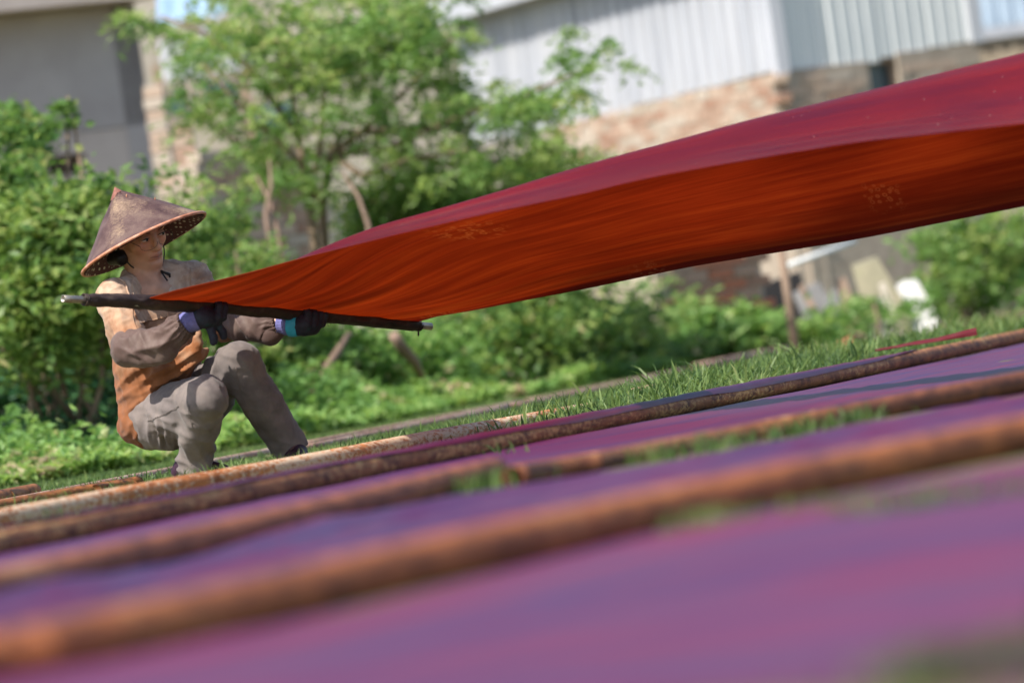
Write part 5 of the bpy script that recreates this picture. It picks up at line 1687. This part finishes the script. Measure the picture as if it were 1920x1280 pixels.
bush("bush", [E(340, 450, 29, .18, .3, .22), E(450, 540, 28.8, .30, .3, .22), E(420, 430, 29.5, .16, .3, .12), E(540, 570, 29, .22, .3, .2)], 4600, .065, .030, M_leafA,
     "mid green bush filling the gap behind the conical hat", "bush", B(440, 29), 26, BG, 5, cs=.42)
bush("bush", [E(420, 640, 28.6, .20, .25, .20), E(500, 690, 28.8, .22, .25, .18), E(400, 740, 28.2, .22, .25, .12)], 2600, .065, .036, M_leafA,
     "leafy green bush seen between the woman's knees and gloves", "bush", B(450, 28.7), 47, BG, 3, cs=.42)
bush("bush", [E(640, 660, 29.5, .45, .35, .20), E(560, 720, 29, .30, .3, .16), E(760, 690, 30, .38, .35, .16)], 4200, .065, .042, M_leafD,
     "low broad leaved green bush seen beyond the woman's shins", "bush", B(640, 29.4), 27, BG, 3, cs=.45)
bush("bush", [E(900, 650, 31, .42, .35, .26), E(1030, 610, 31.5, .40, .35, .28), E(960, 570, 31.6, .40, .3, .2)], 5200, .065, .036, M_leafA,
     "dense green bush below the pole's bare end", "bush", B(950, 31.2), 28, BG, 4, cs=.42)
bush("bush", [E(1150, 630, 33, .30, .35, .18), E(1290, 665, 33.6, .26, .35, .08), E(1090, 620, 32.5, .3, .3, .22)], 4200, .065, .038, M_leafA,
     "green bush in front of the low red brick wall", "bush", B(1180, 33), 29, BG, 4, cs=.42)
bush("bush", [E(1390, 625, 33.6, .22, .3, .11), E(1500, 628, 34, .20, .3, .07), E(1330, 610, 34, .13, .2, .09)], 1700, .085, .055, M_leafD,
     "broad leaved vine climbing at the foot of the wooden post", "vine", B(1400, 33.8), 30, BG, 2, cs=.5)
bush("bush", [E(1850, 455, 36.5, .30, .3, .26), E(1790, 520, 36.2, .20, .25, .15), E(1910, 480, 37, .25, .3, .25)], 2300, .075, .040, M_leafA,
     "loose green bush at the far right below the silk", "bush", B(1850, 36.6), 31, BG, 4, cs=.42)
bush("bush", [E(1770, 480, 37.4, .22, .2, .25), E(1740, 560, 37, .25, .2, .15), E(1850, 560, 36.4, .4, .25, .10)], 1500, .07, .04, M_leafD,
     "sparse yellowish weeds beside the white sack", "weeds", B(1760, 37), 32, BG, 3, cs=.5)
bush("weeds", [E(1000, 640, 33.5, .45, .3, .18), E(1160, 610, 34.2, .40, .3, .20), E(1300, 600, 34.6, .30, .3, .12), E(860, 640, 32.6, .35, .3, .18)], 3000, .08, .026, M_leafB,
     "tall tangled light green weeds beneath the silk's far edge", "weeds", B(1080, 33.8), 52, BG, 6, cs=.5, droop=.05, up=.25)
bush("weeds", [E(1580, 600, 34.4, .22, .2, .08), E(1680, 590, 34.8, .22, .2, .08), E(1620, 580, 35.0, .15, .2, .10)], 700, .08, .026, M_leafD,
     "sparse weeds growing before the leaning slabs", "weeds", B(1620, 34.6), 53, BG, 3, cs=.5, droop=.05, up=.25)
# sunlit weeds spreading along the foot of the bushes
def weeds():
    r = np.random.default_rng(55)
    n = 24000
    px = r.uniform(-60, 1960, n)
    near_y = np.interp(px, [-60, 300, 600, 1290, 1960], [930, 872, 816, 692, 560])
    p = np.array([G(x, y) for x, y in zip(px, near_y)])
    off = r.random(n) ** 1.3 * np.interp(px, [-60, 1300, 1960], [2.2, 3.2, 2.0])
    p[:, 1] += .25 + off; p[:, 0] *= (1 + (.25 + off) / (p[:, 1]))
    hgt = (.11 + .34 * (off / 3.0)) * (.55 + .55 * vnoise(np.stack([p[:, 0] * 2.2, p[:, 1] * 1.2, 0 * off], -1)))
    p[:, 2] = np.maximum(hgt, .03) * r.random(n) ** .6 + .015
    v, f = leaves(p, np.tile([0, 0, 1.0], (n, 1)), .065 * r.uniform(.6, 1.4, n), .036 * r.uniform(.6, 1.4, n), r, .1, .55)
    rnd = np.clip(.35 + .4 * vnoise(np.stack([p[:, 0] * 3, p[:, 1] * 2, 0 * off], -1)) + .4 * r.random(n), 0, 1)
    o = obj("ground_cover", v, f, M_leafD, attrs={"rnd": np.repeat(rnd, 4)}, smooth=False, origin=(0, 28, 0))
    tag(o, "sunlit weeds spreading along the foot of the bushes", "weeds", kind="stuff")
weeds()
# dry pinkish stalks and bits in the undergrowth
M_dry = mat_mottle("dry_pink_stalk", [(.3, (.15, .10, .075)), (.7, (.26, .18, .14))], 8, .9, .3, .01)
for k, (a, b, lab, rr) in enumerate((((612, 690), (655, 625), "dry pinkish branch leaning in the weeds beyond the knees", .022), ((756, 655), (790, 705), "bent pale root below the pole's bare end", .030), ((590, 720), (640, 660), "thin dry stick beside the pinkish branch", .014))):
    p0, p1 = P(*a, 28.6), P(*b, 28.8)
    g0 = p0 + (p0 - p1) * .5; g0[2] = max(g0[2], -.02)
    mb = MB(); mb.tube([g0, p0, (p0 + p1) / 2 + [.01, 0, .01], p1], [rr, rr, rr * .9, rr * .6], 7)
    tag(mb.build("dry_branch", M_dry, smooth=True), lab, "branch", "dry branches in the undergrowth")
for k, (a, b2, lab) in enumerate((((498, 400), (505, 300), "pale vertical post in front of the broken low wall"), ((520, 430), (480, 330), "thin bare stem slanting behind the hat"), ((380, 420), (330, 330), "bare stem leaning beside the orange brick pier"), ((690, 420), (640, 320), "bare stem under the feathery crown"))):
    p0, p1_ = P(*a, 30.5), P(*b2, 30.8); g0 = p0.copy(); g0[2] = 0
    mb = MB(); mb.tube([g0, p0, (p0 + p1_) / 2 + [.02, 0, 0], p1_], [.016, .014, .011, .007], 7)
    tag(mb.build("dry_branch", M_dry, smooth=True), lab, "branch", "dry branches in the undergrowth")
mb = MB(); g = G(556, 800); q = P(553, 610, g[1]); mb.tube([g, (g + q) / 2, q], .014, 7)
tag(mb.build("garden_stake", M_wood, smooth=True), "thin grey stake standing behind the woman's far hand", "stake")

# ---- the feathery tree
def tree():
    r = np.random.default_rng(77)
    d0 = 31.5
    base = np.array(B(610, d0))
    t = empty("feathery_tree", base, "feathery green tree in front of the white metal shed", "tree")
    def limb(pts, rad, name="branch"):
        pts = np.array(pts); mb = MB(); mb.tube(pts, rad, 8, jit=.06); return mb.build(name, M_bark, t, smooth=True)
    T = lambda x, y, dy=0: P(x, y, d0 + dy)
    b0 = base + [0, 0, -.05]
    limb([b0, T(604, 560), T(588, 440), T(578, 370)], [.035, .032, .028, .025], "trunk")
    limb([b0 + [.05, .1, 0], T(612, 500, .1), T(604, 380, .1), T(620, 290, .1), T(640, 250, .2)], [.030, .028, .025, .022, .018], "trunk")
    tips = [((578, 370), (560, 260), (540, 120), (500, 30)), ((578, 370), (600, 280), (610, 150), (640, 30)), ((604, 380), (560, 300), (450, 200), (380, 120)),
            ((620, 290), (700, 230), (790, 140), (860, 60)), ((620, 290), (720, 280), (860, 220), (960, 190)), ((640, 250), (800, 240), (980, 180), (1120, 120)),
            ((604, 380), (500, 300), (420, 250), (350, 200)), ((620, 290), (680, 330), (760, 300), (880, 280)), ((560, 260), (470, 130), (380, 60), (300, 30)),
            ((610, 150), (700, 100), (760, 30), (800, -40)), ((720, 280), (850, 310), (960, 300), (1050, 280))]
    pts_all = []
    for k, ch in enumerate(tips):
        dy = r.uniform(-.8, .8); cs = [T(x, y, dy * i / 3) for i, (x, y) in enumerate(ch)]
        limb(cs, [.02, .016, .011, .005])
        for i in range(1, 3):
            for q in np.linspace(0, 1, 14): pts_all.append((seg_pt(cs[i], cs[i + 1], q), dy))
    # clumps of fronds set along and around the limbs
    zones = [(300, 60, 50, 45, 5), (380, 110, 60, 60, 7), (430, 60, 60, 60, 8), (500, 60, 60, 55, 10), (540, 130, 70, 60, 12), (620, 110, 70, 70, 13), (690, 60, 70, 60, 13), (760, 100, 70, 70, 14),
             (820, 60, 50, 50, 9), (700, 170, 80, 60, 11), (610, 220, 70, 50, 8), (480, 230, 70, 50, 10), (400, 190, 50, 50, 6), (840, 170, 60, 50, 9), (790, 230, 70, 50, 8), (920, 210, 60, 45, 8),
             (1000, 180, 50, 45, 7), (1060, 130, 50, 40, 6), (1130, 110, 40, 30, 4), (1010, 250, 55, 40, 7), (900, 300, 70, 40, 10), (1020, 310, 60, 35, 9), (780, 320, 70, 40, 8), (700, 270, 60, 40, 6), (560, 320, 60, 50, 7), (470, 320, 70, 50, 8), (430, 20, 60, 40, 6), (560, 10, 70, 40, 8), (660, 0, 60, 30, 8), (740, 10, 60, 40, 8)]
    C, D = [], []
    for (x, y, sx, sy, k) in zones:
        for _ in range(int(k * 1.45)):
            q = T(x + r.normal() * sx * .62, y + r.normal() * sy * .62, r.normal() * .5)
            C.append(q)
    C = np.array(C)
    # every clump: fronds radiating and drooping; each frond carries leaflets
    V_, F_, R_ = [], [], []
    cen, ln, cl = [], [], []
    for q in C:
        nf = r.integers(6, 11); cv = r.random()
        for _ in range(nf):
            a = r.uniform(0, 2 * math.pi); Lf = r.uniform(.10, .20)
            dr = np.array([math.cos(a), math.sin(a), r.uniform(-.55, .25)]); dr /= np.linalg.norm(dr)
            for s_ in np.linspace(.15, 1, 6):
                p = q + dr * Lf * s_ + np.array([0, 0, -.06 * s_ * s_])
                cen.append(p + r.normal(size=3) * .012); cl.append(np.clip(.6 * cv + .4 * r.random(), 0, 1))
    cen = np.array(cen); cl = np.array(cl); k = len(cen)
    v, f = leaves(cen, np.tile([0, 0, .6], (k, 1)), .075 * r.uniform(.6, 1.4, k), .019 * r.uniform(.7, 1.3, k), r, .25, .5)
    obj("crown", v, f, M_leafB, t, attrs={"rnd": np.repeat(cl, 4)}, smooth=False)
tree()
bush("bush", [E(800, 370, 32.2, .40, .35, .22), E(940, 380, 32.6, .42, .35, .24), E(1040, 330, 32.8, .32, .3, .22), E(700, 400, 32, .30, .3, .25), E(860, 470, 32, .5, .3, .2)], 7000, .065, .030, M_leafA,
     "yellowish green bush beneath the feathery tree's branches", "bush", B(880, 32.4), 41, BG, 5, cs=.42)
# far wooded rise closing the view
r_ = np.random.default_rng(91)
n_ = 9000
px = r_.uniform(-60, 60, n_); p = np.stack([px, r_.uniform(95, 120, n_), r_.random(n_) ** .7 * (5 + 2.5 * np.abs(fbm(np.stack([px * .12, px * 0, px * 0], -1), 3)))], -1)
v, f = leaves(p, np.tile([0, -1.0, 0], (n_, 1)), np.full(n_, 1.4), np.full(n_, .9), r_, .1, .4)
tag(obj("far_woods", v, f, M_leafC, attrs={"rnd": np.repeat(r_.random(n_), 4)}, smooth=False, origin=(0, 105, 0)), "far wooded rise behind the buildings", "woods", kind="stuff")

# ------------------------------------------------------------------ grass
M_grass = mat_leaf("grass_blades", [(0.0, (.028, .060, .018)), (.3, (.060, .115, .032)), (.55, (.125, .20, .055)), (.75, (.19, .26, .080)), (.93, (.27, .28, .12)), (1.0, (.38, .30, .16))], .35, .5)
def blades(xy, hgt, wid, r, lean=.35, name="grass", label="", z0=None):
    n = len(xy)
    z = ground_h(xy[:, 0], xy[:, 1]) if z0 is None else z0
    base = np.stack([xy[:, 0], xy[:, 1], z - .004], -1)
    a = r.uniform(0, 2 * np.pi, n); ln = np.abs(r.normal(size=n)) * lean
    d = np.stack([np.cos(a) * ln, np.sin(a) * ln, np.ones(n)], -1)
    fa = r.uniform(0, 2 * np.pi, n); s = np.stack([np.cos(fa), np.sin(fa), 0 * fa], -1)
    h = hgt[:, None]; w = wid[:, None]
    bend = np.stack([np.cos(a), np.sin(a), -.3 * np.ones(n)], -1) * ln[:, None]
    p1 = base + d * h * .45; p2 = base + d * h * .8 + bend * h * .12; tip = base + d * h + bend * h * .40
    v = np.stack([base - s * w * .5, base + s * w * .5, p1 - s * w * .48, p1 + s * w * .48, p2 - s * w * .3, p2 + s * w * .3, tip], 1).reshape(-1, 3)
    i = np.arange(n) * 7
    f4 = np.concatenate([np.stack([i, i + 1, i + 3, i + 2], 1), np.stack([i + 2, i + 3, i + 5, i + 4], 1)])
    f3 = np.stack([i + 4, i + 5, i + 6], 1)
    cl = .5 + .5 * vnoise(np.stack([xy[:, 0] * 2.5, xy[:, 1] * 1.5, 0 * a], -1))
    rnd = np.clip(.45 * cl + .55 * r.random(n) - .05, 0, 1)
    o = obj(name, v, [f4, f3], M_grass, attrs={"rnd": np.repeat(rnd, 7)}, origin=(0, 18, 0), smooth=False)
    return tag(o, label, "grass", kind="stuff")
def in_view(n, y0, y1, r, m=1.12):
    y = np.sqrt(r.uniform(y0 ** 2, y1 ** 2, n)); x = r.uniform(-1, 1, n) * y * .0945 * m
    return np.stack([x, y], -1)
r = np.random.default_rng(5)
def qoff(xy): return (xy[:, 0] - P2A[0]) * _p2n[0] + (xy[:, 1] - P2A[1]) * _p2n[1]
# short turf behind the long pipe
xy = in_view(190000, 14.5, 33, r); q = qoff(xy)
p1w = np.array(pale_pts)
clothz = np.interp(xy[:, 1], [12, 17, 18.2, 19.2, 24], [.40, .38, .22, .06, .03])
keep = q > clothz
xy = xy[keep]; q = qoff(xy)
pat = .5 + .5 * fbm(np.stack([xy[:, 0] * 1.6, xy[:, 1] * .8, 0 * xy[:, 0]], -1), 3)
tall = sstep(xy[:, 1], 18.0, 20.5) * (1 - sstep(q, .4, 1.0)) * (1 - sstep(xy[:, 1], 22, 24))
hg = (.014 + .022 * pat * r.random(len(xy))) * (1 + 1.3 * tall)
hg = np.where(r.random(len(xy)) < .05, hg * 1.9, hg)
blades(xy, hg, .0036 * r.uniform(.6, 1.4, len(xy)) * (1 + .6 * tall), r, .45, label="short lawn grass behind the pipes")
# tall sharp tufts behind the long pipe on the right
n = 19000
y = r.uniform(17.6, 27.5, n); q0 = np.abs(r.normal(size=n)) * .30 + .045
c = P2A[:2] + _p2d * ((y - P2A[1]) / _p2d[1])[:, None] + _p2n * q0[:, None]
pat = .5 + .5 * fbm(np.stack([c[:, 0] * 3.0, c[:, 1] * 1.5, 0 * y], -1), 2)
k = r.random(n) < .25 + .9 * pat; c = c[k]; pat = pat[k]; n = len(c)
hg = (.040 + .070 * r.random(n) ** 2.0 * (pat + .3)) * np.interp(c[:, 1], [17.6, 19.5, 21, 25, 27.5], [.5, .95, 1.0, .9, .4])
big = r.random(n) < .022; hg = np.where(big, hg + .055, hg)
blades(c, hg, np.where(big, .0085, .0070) * r.uniform(.5, 1.5, n), r, .62, label="tall sharp grass tufts behind the long brown pipe")
# grass fringe behind the pale pipe
n = 2600
t = r.random(n); L0 = p1w[0]; L1 = p1w[-1]
c = L0[:2] + (L1 - L0)[:2] * (t * 1.02)[:, None]; dd = nrm((L1 - L0)[:2]); nn_ = np.array([-dd[1], dd[0]])
c = c + nn_ * (np.abs(r.normal(size=n)) * .22 + .04)[:, None]
hg = .035 + .045 * r.random(n) ** 2
blades(c, hg, .0042 * r.uniform(.6, 1.4, n), r, .5, label="dark grass fringe along the pale pipe at the woman's feet")
# strips of grass between the silk lengths in front
def strip(pts, n, width, h, label, off=0.0):
    A = np.array([G(x, y) for x, y in pts]); L = np.concatenate([[0], np.cumsum(np.linalg.norm(np.diff(A, axis=0), axis=1))])
    s = r.uniform(0, L[-1], n); c = np.stack([np.interp(s, L, A[:, i]) for i in range(2)], -1)
    d = nrm((A[-1] - A[0])[:2]); nn_ = np.array([-d[1], d[0]])
    c = c + nn_ * (r.normal(size=n) * width + off)[:, None]
    blades(c, h * r.uniform(.5, 1.2, n), .005 * r.uniform(.6, 1.4, n), r, .5, label=label, z0=np.full(n, .002))
strip([(1200, 872), (1250, 864), (1526, 815), (1640, 793)], 260, .05, .050, "grass strip showing between the dark brown pipe and the purple silk")
strip([(820, 938), (940, 910)], 500, .05, .045, "small grass patch beneath the reddish pipe's end")
strip([(1270, 992), (1400, 985), (1526, 968), (1750, 955), (1960, 925)], 600, .05, .030, "grass strip in front of the blurred orange pipe")
strip([(105, 1012), (112, 1010)], 8, .015, .10, "few pale grass blades poking up between the left pipes")
strip([(500, 900), (720, 868), (1000, 850)], 40, .03, .040, "stray grass blades poking through the silk by the long pipe")
strip([(1740, 1275), (1960, 1262)], 700, .04, .030, "olive grass patch in the nearest right corner")
strip([(120, 935), (300, 900), (420, 880)], 260, .05, .045, "dark grass tuft around the woman's heel")

n = 900
k = r.integers(0, len(RED_C), n); c = RED_C[k, :2] + np.stack([r.normal(size=n) * .06, -np.abs(r.normal(size=n)) * .35], -1)
c = c + np.array([0, .06]); c = c[qoff(c) > .07]; n = len(c)
blades(c, .05 + .06 * r.random(n) ** 2, .0065 * r.uniform(.5, 1.5, n), r, .55, label="grass blades standing in front of the crumpled red silk")
